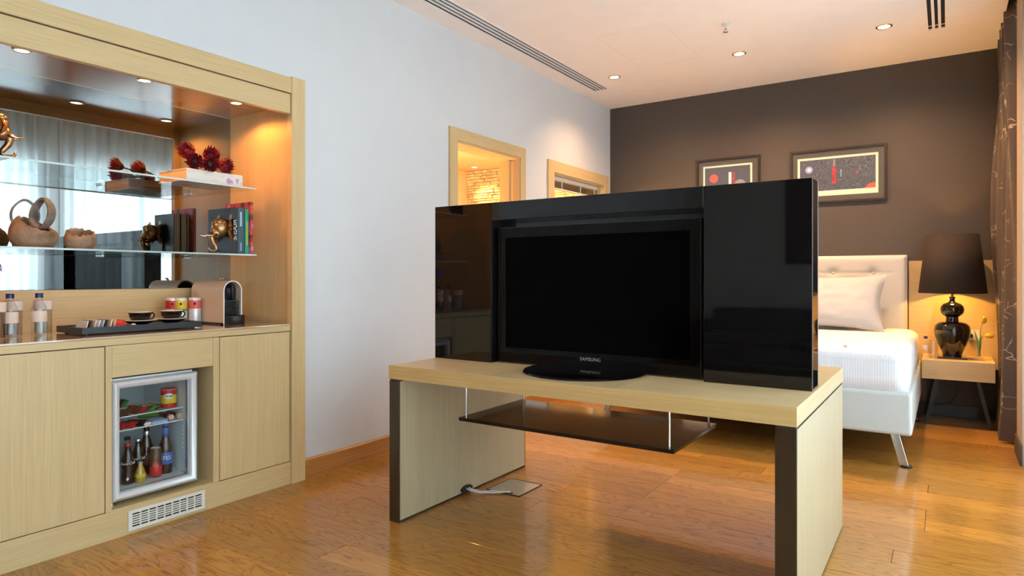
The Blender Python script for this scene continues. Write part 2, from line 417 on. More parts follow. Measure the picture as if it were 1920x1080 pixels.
def spot(name, loc, power, color, angle, blend, parent=None, aim=None, radius=0.03):
    l = bpy.data.lights.new(name, 'SPOT'); l.energy = power; l.color = color; l.spot_size = angle; l.spot_blend = blend; l.shadow_soft_size = radius
    o = bpy.data.objects.new(name, l); col.objects.link(o)
    d = (Vector(aim)-Vector(loc)) if aim else Vector((0, 0, -1))
    o.rotation_euler = d.to_track_quat('-Z', 'Y').to_euler()
    if parent is not None: o.parent = parent; o.location = Vector(loc)-wloc(parent)
    else: o.location = loc
    return o

# ------------------------------------------------------------------ the room
XW, YB, ZC = -2.963, 6.287, 2.90        # left wall face, back wall face, ceiling
YR, XR, XC = -3.60, 0.62, 0.33          # rear wall, window wall, ceiling edge at the curtain pocket
# floor and planks
floor = build('floor', MB().box(XW-0.9, XR+0.12, YR-0.1, YB+0.1, -0.10, -0.016), 'shadow_gap', kind='structure', origin=(-1.2, 1.3, -0.10), label='glossy oak plank floor of the suite')
pw = 0.152; plank_cache = {}
def plank_mesh(L):
    k = round(L, 2)
    if k in plank_cache: return plank_cache[k]
    h, w = k/2, pw/2; i = 0.0014
    vs = [(-h, -w, -0.014), (h, -w, -0.014), (h, w, -0.014), (-h, w, -0.014), (-h, -w, -0.0014), (h, -w, -0.0014), (h, w, -0.0014), (-h, w, -0.0014),
          (-h+i, -w+i, 0), (h-i, -w+i, 0), (h-i, w-i, 0), (-h+i, w-i, 0)]
    fs = [(3, 2, 1, 0), (0, 1, 5, 4), (1, 2, 6, 5), (2, 3, 7, 6), (3, 0, 4, 7), (4, 5, 9, 8), (5, 6, 10, 9), (6, 7, 11, 10), (7, 4, 8, 11), (8, 9, 10, 11)]
    me = bpy.data.meshes.new('plank'); me.from_pydata(vs, [], fs); me.update(); me.materials.append(MATS['floor_oak'])
    plank_cache[k] = me; return me
y = YR
fo = floor.location
while y < YB-0.01:
    x = XW-0.02; x1 = XR
    first = True
    while x < x1-0.02:
        L = random.choice([1.2, 1.5, 1.8, 2.1]) if not first else random.choice([0.5, 0.9, 1.3, 1.7])
        first = False
        if x1-(x+L) < 0.35: L = x1-x
        o = bpy.data.objects.new('plank', plank_mesh(L)); col.objects.link(o); o.parent = floor
        o.location = (x+L/2-fo.x, y+pw/2-fo.y, 0-fo.z)
        x += L
    y += pw
# ceiling with the slot openings left as real recesses
SL = (-2.80, -2.655, 1.2, 5.60)      # long diffuser by the left wall
SR = (-0.115, -0.005, 2.4, 5.55)     # diffuser by the window
b = MB(); ct = ZC+0.12
xs = [XW-0.1, SL[0], SL[1], SR[0], SR[1], XC]
b.box(xs[0], xs[1], YR-0.1, YB+0.1, ZC, ct); b.box(xs[2], xs[3], YR-0.1, YB+0.1, ZC, ct); b.box(xs[4], xs[5], YR-0.1, YB+0.1, ZC, ct)
for S in (SL, SR):
    b.box(S[0], S[1], YR-0.1, S[2], ZC, ct); b.box(S[0], S[1], S[3], YB+0.1, ZC, ct); b.box(S[0], S[1], S[2], S[3], ZC+0.07, ct)
b.box(XC, XR+0.12, YR-0.1, YB+0.1, ZC+0.16, ZC+0.28); b.box(XC-0.02, XC, YR-0.1, YB+0.1, ct, ZC+0.28)
ceil = build('ceiling', b, 'ceiling_white', kind='structure', label='white ceiling with slots for two linear diffusers')
# ceiling access hatch joint lines
h = MB()
for (x0, x1, y0, y1) in ((-2.16, -1.66, 4.36, 4.362), (-2.16, -2.158, 4.36, 5.20), (-1.662, -1.66, 4.36, 5.20), (-2.16, -1.66, 5.198, 5.20)): h.box(x0, x1, y0, y1, ZC-0.0003, ZC+0.001)
build('hatch_joint', h, 'hatch_grey', ceil)

# left wall: cut for cabinet niche, door and interior window
CY0, CY1 = 0.78, 2.34
D = (3.69, 4.53, 2.115); W = (5.085, 6.115, 0.90, 2.07)
b = MB(); t = 0.19; X0 = XW-t
b.box(X0, XW, YR-0.1, CY0, 0, ZC); b.box(X0, XW, CY1, D[0], 0, ZC); b.box(X0, XW, CY0, CY1, 2.198, ZC)
b.box(X0, XW, D[0], D[1], D[2], ZC); b.box(X0, XW, D[1], W[0], 0, ZC)
b.box(X0, XW, W[0], W[1], 0, W[2]); b.box(X0, XW, W[0], W[1], W[3], ZC); b.box(X0, XW, W[1], YB+0.1, 0, ZC)
build('wall_left', b, 'wall_white', kind='structure', label='white painted side wall with niche, doorway and inner window')
build('wall_back', MB().box(XW, XR+0.12, YB, YB+0.1, 0, ZC+0.2), 'wall_brown', kind='structure', label='dark brown painted wall behind the bed')
build('wall_rear', MB().box(XW-0.2, XR+0.12, YR-0.1, YR, 0, ZC+0.2), 'rear_grey', kind='structure', label='plain grey wall behind the viewer')
# window wall with a projecting pier
b = MB(); b.box(XR, XR+0.12, YR, WINDOWS[-1][0], 0, ZC+0.2); b.box(XR, XR+0.12, WINDOWS[0][1], YB, 0, ZC+0.2)
for i in range(len(WINDOWS)-1): b.box(XR, XR+0.12, WINDOWS[i+1][1], WINDOWS[i][0], 0, ZC+0.2)
for (a, c) in WINDOWS: b.box(XR, XR+0.12, a, c, 0, WZ0); b.box(XR, XR+0.12, a, c, WZ1, ZC+0.2)
b.box(0.372, XR, 4.88, 5.24, 0, ZC+0.16)
build('wall_right', b, 'wall_beige', kind='structure', label='beige window wall with a projecting pier')
build('baseboard_right', MB().box(0.360, 0.372, 4.87, 5.25, 0, 0.12), 'wall_brown', kind='structure')
for i, (a, c) in enumerate(WINDOWS):
    w = thing('window_%d' % (i+2), 'tall daylight window behind sheer curtains', None, (XR+0.06, (a+c)/2, WZ0), kind='structure')
    f = MB(); x0, x1 = XR+0.03, XR+0.09
    for (y0, y1, z0, z1) in ((a, a+0.05, WZ0, WZ1), (c-0.05, c, WZ0, WZ1), (a, c, WZ0, WZ0+0.05), (a, c, WZ1-0.05, WZ1), ((a+c)/2-0.03, (a+c)/2+0.03, WZ0, WZ1), (a, c, 0.95, 1.0)): f.box(x0, x1, y0, y1, z0, z1)
    build('window_frame', f, 'window_frame_dark', w)
    for (y0, y1) in ((a+0.05, (a+c)/2-0.03), ((a+c)/2+0.03, c-0.05)):
        for (z0, z1) in ((WZ0+0.05, 0.95), (1.0, WZ1-0.05)): build('pane', MB().box(XR+0.055, XR+0.061, y0, y1, z0, z1), 'pane', w)
# sheer curtains
lab = ['nearest the projecting pier', 'second from the projecting pier', 'third from the projecting pier', 'nearest the grey rear wall']
for i, (a, c) in enumerate(WINDOWS):
    y0, y1 = a-0.08, c+0.08 if i else c+0.10
    ph = random.random()*6
    def fn(u, v, y0=y0, y1=y1, ph=ph):
        yy = y0+(y1-y0)*u; z = 0.015+(ZC+0.14)*v
        s = yy*2*PI
        wv = 0.030*math.sin(s/0.105+ph+0.9*math.sin(s/0.9))+0.012*math.sin(s/0.31+ph*2)+0.006*math.sin(s/0.05+v)
        return (0.50+wv*(0.75+0.25*(1-v)), yy, z)
    o = build('sheer_curtain', MB().grid(fn, 260, 3), 'sheer', smooth=9, label='white sheer pleated curtain at the window, '+lab[i], cat='curtain', group='sheer curtains along the windows')

# baseboards
b = MB()
for (y0, y1) in ((YR, CY0), (CY1, D[0]-0.087), (D[1]+0.075, YB)): b.prism([(0, 0), (0.016, 0), (0.016, 0.105), (0.010, 0.113), (0, 0.113)], y0, y1, 'Y') if False else b.add([(XW+q, yy, z) for yy in (y0, y1) for q, z in ((0, 0), (0.016, 0), (0.016, 0.104), (0.010, 0.112), (0, 0.112))], [(0, 1, 2, 3, 4), (9, 8, 7, 6, 5)]+[(k, (k+1) % 5, (k+1) % 5+5, k+5) for k in range(5)])
build('baseboard_left', b, 'base_oak', kind='structure', label='orange oak baseboard along the white wall')
build('baseboard_back', MB().box(XW, XR, YB-0.016, YB, 0, 0.10), 'frame_dark', kind='structure', bevel=0.003, label='dark baseboard along the brown wall')

# doorway to the bathroom: casing, jambs, stop
d = thing('door_1', 'oak-framed bathroom doorway standing open', None, (XW, (D[0]+D[1])/2, 0), kind='structure')
cw = 0.088
build('casing', MB().box(XW-0.01, XW+0.018, D[0]-cw, D[0], 0, D[2]+cw), 'oak_z', d, bevel=0.002)
build('casing', MB().box(XW-0.01, XW+0.018, D[1], D[1]+cw*0.85, 0, D[2]+cw), 'oak_z', d, bevel=0.002)
build('casing_head', MB().box(XW-0.01, XW+0.017, D[0], D[1], D[2], D[2]+cw), 'oak_y', d, bevel=0.002)
for yy, s in ((D[0], 1), (D[1], -1)):
    ya, yb = sorted((yy, yy+s*0.014)); build('jamb', MB().box(X0, XW, ya, yb, 0, D[2]), 'oak_z', d)
    ya, yb = sorted((yy+s*0.014, yy+s*0.030)); build('door_stop', MB().box(XW-0.12, XW-0.085, ya, yb, 0, D[2]-0.014), 'oak_z', d, bevel=0.002)
build('jamb_head', MB().box(X0, XW, D[0]+0.014, D[1]-0.014, D[2]-0.014, D[2]), 'oak_y', d)
build('strike_plate', MB().box(XW-0.075, XW-0.05, D[1]-0.016, D[1]-0.013, 0.2, D[2]-0.02), 'steel', d)

# interior window with a raised blind
w = thing('window_1', 'oak-framed inner window with a raised venetian blind', None, (XW, (W[0]+W[1])/2, W[2]), kind='structure')
cw = 0.105
build('casing', MB().box(XW-0.01, XW+0.018, W[0]-cw, W[0], W[2]-cw, W[3]+cw), 'oak_z', w, bevel=0.002)
build('casing', MB().box(XW-0.01, XW+0.018, W[1], W[1]+cw, W[2]-cw, W[3]+cw), 'oak_z', w, bevel=0.002)
build('casing_head', MB().box(XW-0.01, XW+0.017, W[0], W[1], W[3], W[3]+cw), 'oak_y', w, bevel=0.002)
build('casing_sill', MB().box(XW-0.01, XW+0.017, W[0], W[1], W[2]-cw, W[2]), 'oak_y', w, bevel=0.002)
build('reveal', MB().box(X0, XW-0.01, W[0], W[0]+0.012, W[2], W[3]), 'oak_z', w)
build('reveal', MB().box(X0, XW-0.01, W[1]-0.012, W[1], W[2], W[3]), 'oak_z', w)
build('reveal_head', MB().box(X0, XW-0.01, W[0]+0.012, W[1]-0.012, W[3]-0.012, W[3]), 'oak_y', w)
f = MB()
ya, yb, za, zb = W[0]+0.012, W[1]-0.012, W[2], W[3]-0.012
for (y0, y1, z0, z1) in ((ya, ya+0.03, za, zb), (yb-0.03, yb, za, zb), (ya, yb, za, za+0.03), (ya, yb, zb-0.018, zb)): f.box(XW-0.13, XW-0.10, y0, y1, z0, z1)
build('window_frame', f, 'white_plastic', w, bevel=0.002)
build('pane', MB().box(XW-0.118, XW-0.112, ya+0.03, yb-0.03, za+0.03, zb-0.018), 'pane', w)
bl = thing('venetian_blind', 'raised grey venetian blind at top of the inner window', 'blind', (XW-0.07, (ya+yb)/2, zb-0.115))
build('headrail', MB().box(XW-0.095, XW-0.05, ya+0.006, yb-0.006, zb-0.035, zb-0.002), 'white_plastic', bl, bevel=0.002)
for k in range(11):
    build('slat', MB().box(XW-0.092, XW-0.056, ya+0.01, yb-0.01, zb-0.046-k*0.0056, zb-0.0437-k*0.0056), 'steel', bl)
for q in (0.25, 0.62, 0.92): build('ladder_tape', MB().box(XW-0.0555, XW-0.0545, ya+(yb-ya)*q-0.008, ya+(yb-ya)*q+0.008, zb-0.11, zb-0.035), 'white_plastic', bl)
build('bottom_rail', MB().box(XW-0.093, XW-0.055, ya+0.01, yb-0.01, zb-0.116, zb-0.105), 'white_plastic', bl, bevel=0.002)

# bathroom beyond
BX, BZ, BY0, BY1 = -4.83, 2.40, 2.75, 6.25
build('wall_bathroom_side', MB().box(BX-0.08, BX, BY0, BY1+0.1, 0, BZ), 'bath_plaster', kind='structure')
build('wall_bathroom_end', MB().box(BX-0.08, X0, BY0-0.08, BY0, 0, BZ), 'bath_plaster', kind='structure')
build('ceiling_bathroom', MB().box(BX-0.08, X0, BY0-0.08, BY1+0.1, BZ, BZ+0.08), 'bath_plaster', kind='structure')
build('floor_bathroom', MB().box(BX-0.08, X0, BY0-0.08, BY1+0.1, -0.10, -0.001), 'bath_plaster', kind='structure')
sw = build('wall_bathroom_stone', MB().box(BX, X0, BY1, BY1+0.1, 0, BZ), 'stone', kind='structure', label='rough split stone wall seen through the bathroom door')
b = MB(); z = 0.002
while z < BZ-0.002:
    hh = min(random.choice([0.020, 0.026, 0.032, 0.038]), BZ-z); x = BX
    while x < X0-0.005:
        L = min(random.uniform(0.05, 0.17), X0-x)
        dp = random.uniform(0.006, 0.032)
        x1, z1 = x+L-0.003, z+hh-0.003; jit = lambda: random.uniform(-0.004, 0.004)
        vs = [(x, BY1+0.002, z), (x1, BY1+0.002, z), (x1, BY1+0.002, z1), (x, BY1+0.002, z1)]+[(q[0], BY1-dp+jit()*1.6, q[1]) for q in ((x+0.003, z+0.003), (x1-0.003, z+0.003), (x1-0.003, z1-0.003), (x+0.003, z1-0.003))]
        b.add(vs, [(0, 1, 5, 4), (1, 2, 6, 5), (2, 3, 7, 6), (3, 0, 4, 7), (4, 5, 6, 7)])
        x += L
    z += hh
build('stone_cladding', b, 'stone', sw, kind='stuff')
def downlight(name, loc, label, group, r=0.045, power=30, angle=1.5, aim=None, glow='lamp_glow', ring='brass', blend=0.5, color=WARM):
    t = thing(name, label, 'downlight', loc, group=group)
    x, y, z = loc
    o = MB(); o.open = True
    o.lathe([(r*0.76, -0.001), (r*0.80, -0.006), (r, -0.005), (r*1.04, 0.0), (r*1.0, 0.001), (r*0.80, 0.0005)], (0, 0, 0), 24)
    build('trim_ring', o, ring, t, local=True, smooth=9)
    build('lamp_disc', MB().cyl((0, 0, -0.003), r*0.78, 0.002, 20), glow, t, local=True)
    spot('spot_beam', (x, y, z-0.012), power, color, angle, blend, t, aim, radius=r*0.7)
    return t
downlight('ceiling_downlight', (-4.56, 6.02, BZ), 'small downlight above the stone wall in the bathroom', None, power=55, angle=1.5, aim=(-4.45, 6.24, 1.5))
o = downlight('ceiling_downlight', (-3.45, 5.90, BZ), 'second bathroom downlight, added unseen to light the inner window view', None, power=60, angle=2.6, aim=(-3.45, 6.24, 1.2))  # extra fitting out of view, added to brighten the stone behind the window
o['label'] = 'added unseen bathroom downlight lighting stone behind the inner window'
pl = bpy.data.lights.new('bathroom_vent_and_fill', 'POINT'); pl.energy = 110; pl.color = (1, 0.62, 0.27); pl.shadow_soft_size = 0.12  # fill light added to brighten the bathroom, no lamp hangs there
bath = thing('bathroom_vent_and_fill', 'round bathroom ceiling diffuser seen through the doorway', 'ceiling light', (-3.98, 5.2, BZ))
build('disc', MB().lathe([(0.0, -0.012), (0.12, -0.012), (0.135, -0.006), (0.14, 0)], (0, 0, 0), 28), 'bath_plaster', bath, local=True, smooth=0.6)
po = bpy.data.objects.new('bathroom_fill_light', pl); col.objects.link(po); po.parent = bath; po.location = (0.0, -0.8, -0.7)  # added fill floats below and beside the round vent, which gives no light

# ------------------------------------------------------------------ ceiling fittings
def diffuser(S, label, blades, dark):
    t = thing('linear_diffuser', label, 'air vent', ((S[0]+S[1])/2, (S[2]+S[3])/2, ZC-0.004))
    fw = 0.014
    f = MB()
    f.box(S[0]-0.012, S[0]+fw*0.4, S[2]-0.012, S[3]+0.012, ZC-0.004, ZC+0.002); f.box(S[1]-fw*0.4, S[1]+0.012, S[2]-0.012, S[3]+0.012, ZC-0.004, ZC+0.002)
    f.box(S[0], S[1], S[3]-fw*0.4, S[3]+0.012, ZC-0.004, ZC+0.002); f.box(S[0], S[1], S[2]-0.012, S[2]+fw*0.4, ZC-0.004, ZC+0.002)
    build('frame', f, 'ceiling_white', t)
    build('plenum', MB().box(S[0]+0.003, S[1]-0.003, S[2], S[3], ZC+0.006, ZC+0.016), 'slot_dark', t)
    wdt = S[1]-S[0]
    for k in range(1, blades+1):
        xc = S[0]+wdt*k/(blades+1); q = 0.0085 if dark else 0.0058
        build('blade', MB().box(xc-q, xc+q, S[2]+0.006, S[3]-0.006, ZC-0.003, ZC+0.022), 'ceiling_white' if dark else 'white_plastic', t)
    if not dark:
        for k in range(blades+1):
            xc = S[0]+wdt*(k+0.5)/(blades+1)
            build('deflector', MB().box(xc-0.004, xc-0.001, S[2]+0.006, S[3]-0.006, ZC+0.012, ZC+0.045), 'slot_dark', t)
    else:
        build('cross_bar', MB().box(S[0], S[1], S[3]-0.07, S[3]-0.062, ZC+0.002, ZC+0.02), 'white_plastic', t)
    return t
diffuser(SL, 'long white linear air diffuser along the white wall', 3, False)
diffuser(SR, 'short black-slotted linear air diffuser near the curtain', 2, True)
for x, nm in ((-2.454, 'ceiling downlight nearest the white wall'), (-1.373, 'middle ceiling downlight above the pictures'), (-0.37, 'ceiling downlight nearest the curtain')):
    downlight('ceiling_downlight', (x, 5.295, ZC), nm, 'ceiling downlights over the bed', r=0.052, power=110 if x < -2 else 205, angle=2.5, aim=(x+(0.35 if x < -2 else 0), 5.6, 0.0), blend=1.0, color=(1.0, 0.58, 0.29))
t = thing('fire_sprinkler', 'small chrome fire sprinkler on the ceiling', 'sprinkler', (-1.29, 4.617, ZC-0.06))
build('escutcheon', MB().lathe([(0.03, 0.055), (0.032, 0.06)], (0, 0, 0), 20), 'white_plastic', t, local=True)
build('stem', MB().cyl((0, 0, 0.02), 0.009, 0.037, 12), 'chrome', t, local=True)
build('deflector', MB().lathe([(0.0, 0.0), (0.019, 0.001), (0.019, 0.003), (0.0, 0.004)], (0, 0, 0), 16), 'chrome', t, local=True)
f = MB(); f.tube([(0.010, 0, 0.022), (0.013, 0, 0.012), (0.004, 0, 0.003)], 0.002, 6); f.tube([(-0.010, 0, 0.022), (-0.013, 0, 0.012), (-0.004, 0, 0.003)], 0.002, 6)
build('yoke', f, 'chrome', t, local=True)

# ------------------------------------------------------------------ built-in bar cabinet
XF, XM, YS0, YS1, ZS = -2.955, -3.55, 0.842, 2.278, 2.065     # face, mirror plane, niche sides, soffit
ZT = 0.868
s = thing('cabinet_surround', 'light oak surround framing the lit bar niche', 'cabinet', (-3.2, 1.56, 0))
for (a, c) in ((CY0, CY0+0.088), (CY1-0.088, CY1)): build('stile', MB().box(XF-0.03, XF+0.012, a, c, 0, 2.206), 'oak_z', s, bevel=0.0015)
build('top_trim', MB().box(XF-0.03, XF+0.010, CY0+0.089, CY1-0.089, 2.116, 2.200), 'oak_y', s, bevel=0.0015)
build('valance', MB().box(XF-0.03, XF+0.002, CY0+0.091, CY1-0.091, 2.006, 2.111), 'oak_y', s, bevel=0.001)
build('shadow_gap', MB().box(XF-0.028, XF-0.004, CY0+0.088, CY1-0.088, 2.05, 2.15), 'shadow_gap', s)
build('soffit', MB().box(XM, XF-0.03, YS0, YS1, ZS, ZS+0.02), 'soffit_lacquer', s)
build('side_panel', MB().box(XM-0.02, XF-0.03, YS1, YS1+0.02, 0, ZS+0.02), 'oak_z', s)
build('side_panel', MB().box(XM-0.02, XF-0.03, YS0-0.02, YS0, 0, ZS+0.02), 'oak_z', s)
build('backsplash', MB().box(XM-0.02, XM, YS0, YS1, ZT, 1.058), 'oak_y', s)
build('niche_back', MB().box(XM-0.04, XM-0.02, YS0-0.02, YS1+0.02, 0, ZS+0.02), 'oak_y', s)
build('plinth', MB().box(XF-0.02, XF, CY0+0.089, CY1-0.089, 0, 0.120), 'oak_y', s, bevel=0.001)
mr = build('mirror', MB().box(XM-0.006, XM, YS0+0.001, YS1-0.001, 1.060, ZS-0.001), 'mirror', label='large mirror lining the back of the bar niche', cat='mirror')
for k, (y, nm) in enumerate(((1.105, 'leftmost niche downlight, above the water bottles'), (1.60, 'middle niche downlight, above the coffee cups'), (2.085, 'rightmost niche downlight, above the books'))):
    downlight('niche_downlight', (-3.195, y, ZS), nm, 'downlights in the niche soffit', r=0.034, power=14, angle=2.7, color=(1.0, 0.37, 0.07), glow='lamp_glow', ring='steel', blend=0.35)
wt = thing('worktop', 'oak worktop with glossy top running under the bar niche', 'worktop', (-3.25, 1.56, 0.826))
build('top_sheet', MB().box(XM, XF+0.004, YS0, CY1-0.091, 0.860, ZT), 'worktop_glass', wt, bevel=0.001)
build('edge_board', MB().box(XM, XF+0.001, CY0+0.089, CY1-0.091, 0.829, 0.859), 'oak_y', wt, bevel=0.001)
def base_unit(y0, y1, label, hinge):
    t = thing('base_cabinet', label, 'cabinet', (-3.25, (y0+y1)/2, 0.121))
    c = MB(); c.box(XM, XF-0.022, y0+0.001, y0+0.018, 0.121, 0.828); c.box(XM, XF-0.022, y1-0.018, y1-0.001, 0.121, 0.828); c.box(XM, XF-0.022, y0+0.018, y1-0.018, 0.121, 0.139); c.box(XM, XF-0.022, y0+0.018, y1-0.018, 0.81, 0.828); c.box(XM, XM+0.01, y0+0.018, y1-0.018, 0.139, 0.81)
    build('carcass', c, 'shadow_gap', t)
    build('door', MB().box(XF-0.02, XF, y0+0.002, y1-0.002, 0.124, 0.825), 'oak_z', t, bevel=0.0015)
    return t
base_unit(CY0+0.090, 1.319, 'oak cupboard with plain door left of the fridge', 0)
base_unit(1.839, CY1-0.092, 'oak cupboard with plain door right of the fridge', 1)
t = thing('fridge_housing', 'oak housing around the mini fridge bay', 'cabinet', (-3.25, 1.58, 0.121))
build('post', MB().box(XM, XF, 1.321, 1.346, 0.121, 0.827), 'oak_z', t, bevel=0.001)
build('post', MB().box(XM, XF, 1.806, 1.837, 0.121, 0.827), 'oak_z', t, bevel=0.001)
build('fascia', MB().box(XF-0.022, XF-0.001, 1.347, 1.805, 0.690, 0.827), 'oak_y', t, bevel=0.001)
build('bay_floor', MB().box(XM, XF-0.001, 1.346, 1.806, 0.1205, 0.126), 'oak_y', t)

# ventilation grille under the fridge
t = thing('vent_grille', 'white slotted ventilation grille under the fridge', 'air vent', (XF, 1.585, 0.016))
g0, g1, h0, h1 = 1.411, 1.760, 0.016, 0.103
build('backing', MB().box(XF+0.0005, XF+0.0015, g0+0.004, g1-0.004, h0+0.004, h1-0.004), 'slot_dark', t)
f = MB(); mY, mZ = 0.016, 0.014
f.box(XF+0.0005, XF+0.006, g0, g0+mY, h0, h1); f.box(XF+0.0005, XF+0.006, g1-mY, g1, h0, h1); f.box(XF+0.0005, XF+0.006, g0+mY, g1-mY, h0, h0+mZ); f.box(XF+0.0005, XF+0.006, g0+mY, g1-mY, h1-mZ, h1)
build('frame', f, 'cream_plastic', t)
n = 9; cwid = (g1-g0-2*mY)/n
for k in range(1, n): build('mullion', MB().box(XF+0.0005, XF+0.0058, g0+mY+k*cwid-0.0028, g0+mY+k*cwid+0.0028, h0+mZ, h1-mZ), 'cream_plastic', t)
for k in range(1, 6):
    zc = h0+mZ+(h1-h0-2*mZ)*k/6; build('slat', MB().box(XF+0.0005, XF+0.0052, g0+mY, g1-mY, zc-0.0027, zc+0.0027), 'cream_plastic', t)

# mini fridge
fy0, fy1, fz0, fz1 = 1.351, 1.737, 0.150, 0.672
fr_ = thing('mini_fridge', 'silver-framed glass-door mini fridge in the oak cabinet', 'fridge', (-3.2, (fy0+fy1)/2, 0.126))
bx0, bx1 = -3.45, -3.010
i0, i1, j0, j1 = fy0+0.026, fy1-0.026, 0.188, 0.640
c = MB()
c.box(bx0, bx1, fy0+0.006, i0, 0.140, 0.660); c.box(bx0, bx1, i1, fy1-0.006, 0.140, 0.660); c.box(bx0, bx1, i0, i1, 0.140, j0); c.box(bx0, bx1, i0, i1, j1, 0.660); c.box(bx0, bx0+0.03, i0, i1, j0, j1)
build('body', c, 'fridge_liner', fr_)
build('top_strip', MB().box(-3.02, -2.985, fy0+0.012, fy1-0.02, 0.664, 0.681), 'alu', fr_, bevel=0.002)
for y in (fy0+0.04, fy1-0.04):
    for x in (bx0+0.05, bx1-0.05): build('foot', MB().cyl((x, y, 0.126), 0.014, 0.014, 12), 'black_plastic', fr_)
# rounded aluminium door frame with mitred corners
dr = bpy.data.objects.new('door', None); col.objects.link(dr); dr.parent = fr_; dr.location = Vector((-3.0, fy0, fz0))-wloc(fr_)
bpy.data.objects.remove(dr)
prof = [(0, -3.006), (0, -2.976), (0.006, -2.966), (0.016, -2.960), (0.026, -2.963), (0.034, -2.972), (0.036, -2.982), (0.036, -3.006)]
corn = [(fy0, fz0, 1, 1), (fy1, fz0, -1, 1), (fy1, fz1, -1, -1), (fy0, fz1, 1, -1)]
vs = []; fs = []; n = len(prof)
for (yy, zz, sy, sz) in corn: vs += [(x, yy+sy*w_, zz+sz*w_) for w_, x in prof]
for k in range(4):
    l = (k+1) % 4
    for q in range(n): fs.append((k*n+q, k*n+(q+1) % n, l*n+(q+1) % n, l*n+q))
dr = build('door', MB().add(vs, fs), 'alu', fr_, smooth=0.7)
build('door_glass', MB().box(-2.990, -2.985, fy0+0.034, fy1-0.034, fz0+0.034, fz1-0.034), 'fridge_glass', dr)
gk = MB()
for (y0, y1, z0, z1) in ((fy0+0.034, fy0+0.040, fz0+0.034, fz1-0.034), (fy1-0.040, fy1-0.034, fz0+0.034, fz1-0.034), (fy0+0.034, fy1-0.034, fz0+0.034, fz0+0.038), (fy0+0.034, fy1-0.034, fz1-0.038, fz1-0.034)): gk.box(-3.006, -2.991, y0, y1, z0, z1)
build('gasket', gk, 'steel', dr)
h_ = MB(); h_.cyl((-2.985, fy0+0.008, 0.128), 0.006, 0.022, 12); h_.box(-3.0, -2.975, fy0+0.001, fy0+0.016, 0.130, 0.136)
build('hinge', h_, 'chrome', fr_)
build('hinge', MB().cyl((-2.985, fy0+0.008, 0.672), 0.006, 0.010, 12), 'chrome', fr_)
SZ1, SZ2, FZ = 0.497, 0.437, j0
for zz in (SZ1, SZ2):
    b = MB()
    b.box(-3.058, -3.050, i0, i1, zz-0.004, zz); b.box(-3.36, -3.355, i0, i1, zz-0.003, zz)
    k = i0+0.01
    while k < i1: b.box(-3.355, -3.058, k, k+0.002, zz-0.002, zz); k += 0.014
    build('wire_shelf', b, 'white_paint', fr_)
b = MB()
for k in range(6): b.box(-3.40, -3.05, i1-0.006, i1, 0.30+k*0.020, 0.308+k*0.020)
build('shelf_rib', b, 'fridge_liner', fr_)

# ---- fridge contents
def bottle(name, label, loc, prof, mat, cap=None, capmat=None, labels=(), group=None, cat='bottle', seg=20):
    t = thing(name, label, cat, loc, group=group)
    build('glass', MB().lathe(prof, (0, 0, 0), seg), mat, t, local=True, smooth=0.9)
    if cap: build('cap', MB().lathe(cap, (0, 0, 0), seg), capmat, t, local=True, smooth=0.7)
    for (r, z0, z1, m_) in labels:
        q = MB(); q.open = True; q.lathe([(r, z0), (r+0.0006, z0+0.001), (r+0.0006, z1-0.001), (r, z1)], (0, 0, 0), seg)
        build('paper_label', q, m_, t, local=True, smooth=9)
    return t
def wrap_text(body, size, mat, parent, r, zc, ang, sx=1.0, shear=0.0, vertical=False):
    """lettering bent round a cylinder of radius r, centred at angle ang"""
    o = text(body, size, mat, parent, (0, 0, 0), (1, 0, 0), (0, 1, 0), local=True, sx=sx, shear=shear)
    for vtx in o.data.vertices:
        u, v_, w_ = vtx.co
        if vertical: u, v_ = v_, -u
        a = ang+u/r
        vtx.co = ((r+0.0006+w_)*math.cos(a), (r+0.0006+w_)*math.sin(a), zc+v_)
    o.data.update(); return o
ANG = math.atan2(-1.6, 3.06)         # bottles face the viewer
coke = [(0, 0), (0.024, 0), (0.027, 0.004), (0.026, 0.04), (0.0225, 0.062), (0.027, 0.085), (0.0265, 0.105), (0.018, 0.135), (0.0125, 0.155), (0.0115, 0.172), (0.0125, 0.174), (0, 0.174)]
cap = [(0, 0.170), (0.0135, 0.170), (0.0140, 0.174), (0.0125, 0.181), (0, 0.182)]
t = bottle('cola_bottle', 'dark cola bottle with red cap at front left of fridge', (-3.075, 1.468, FZ), coke, 'cola', cap, 'red_paint')
wrap_text('Coca-Cola', 0.017, 'white_paint', t, 0.0272, 0.095, ANG, shear=0.3)
build('print_spot', MB().sphere((0.026*math.cos(ANG), 0.026*math.sin(ANG), 0.026), (0.004, 0.006, 0.008), 10, 6), 'white_paint', t, local=True)
t = bottle('cola_bottle', 'dark cola bottle with pale cap behind the small yellow bottle', (-3.12, 1.535, FZ), coke, 'cola', cap, 'steel')
wrap_text('Coca-Cola', 0.017, 'white_paint', t, 0.0272, 0.095, ANG, shear=0.3)
t = bottle('soda_bottle', 'small clear bottle with yellow label at fridge front', (-3.045, 1.508, FZ), [(0, 0), (0.020, 0), (0.0225, 0.004), (0.0215, 0.03), (0.018, 0.055), (0.010, 0.075), (0.0095, 0.088), (0, 0.088)], 'yellow_drink', [(0, 0.085), (0.011, 0.085), (0.011, 0.094), (0, 0.095)], 'steel', [(0.0222, 0.026, 0.042, 'yellow_paint')])
efes = [(0, 0), (0.028, 0), (0.0305, 0.004), (0.0305, 0.105), (0.028, 0.128), (0.018, 0.16), (0.0135, 0.185), (0.0128, 0.226), (0, 0.226)]
ecap = [(0, 0.222), (0.0145, 0.222), (0.0145, 0.232), (0.012, 0.236), (0, 0.236)]
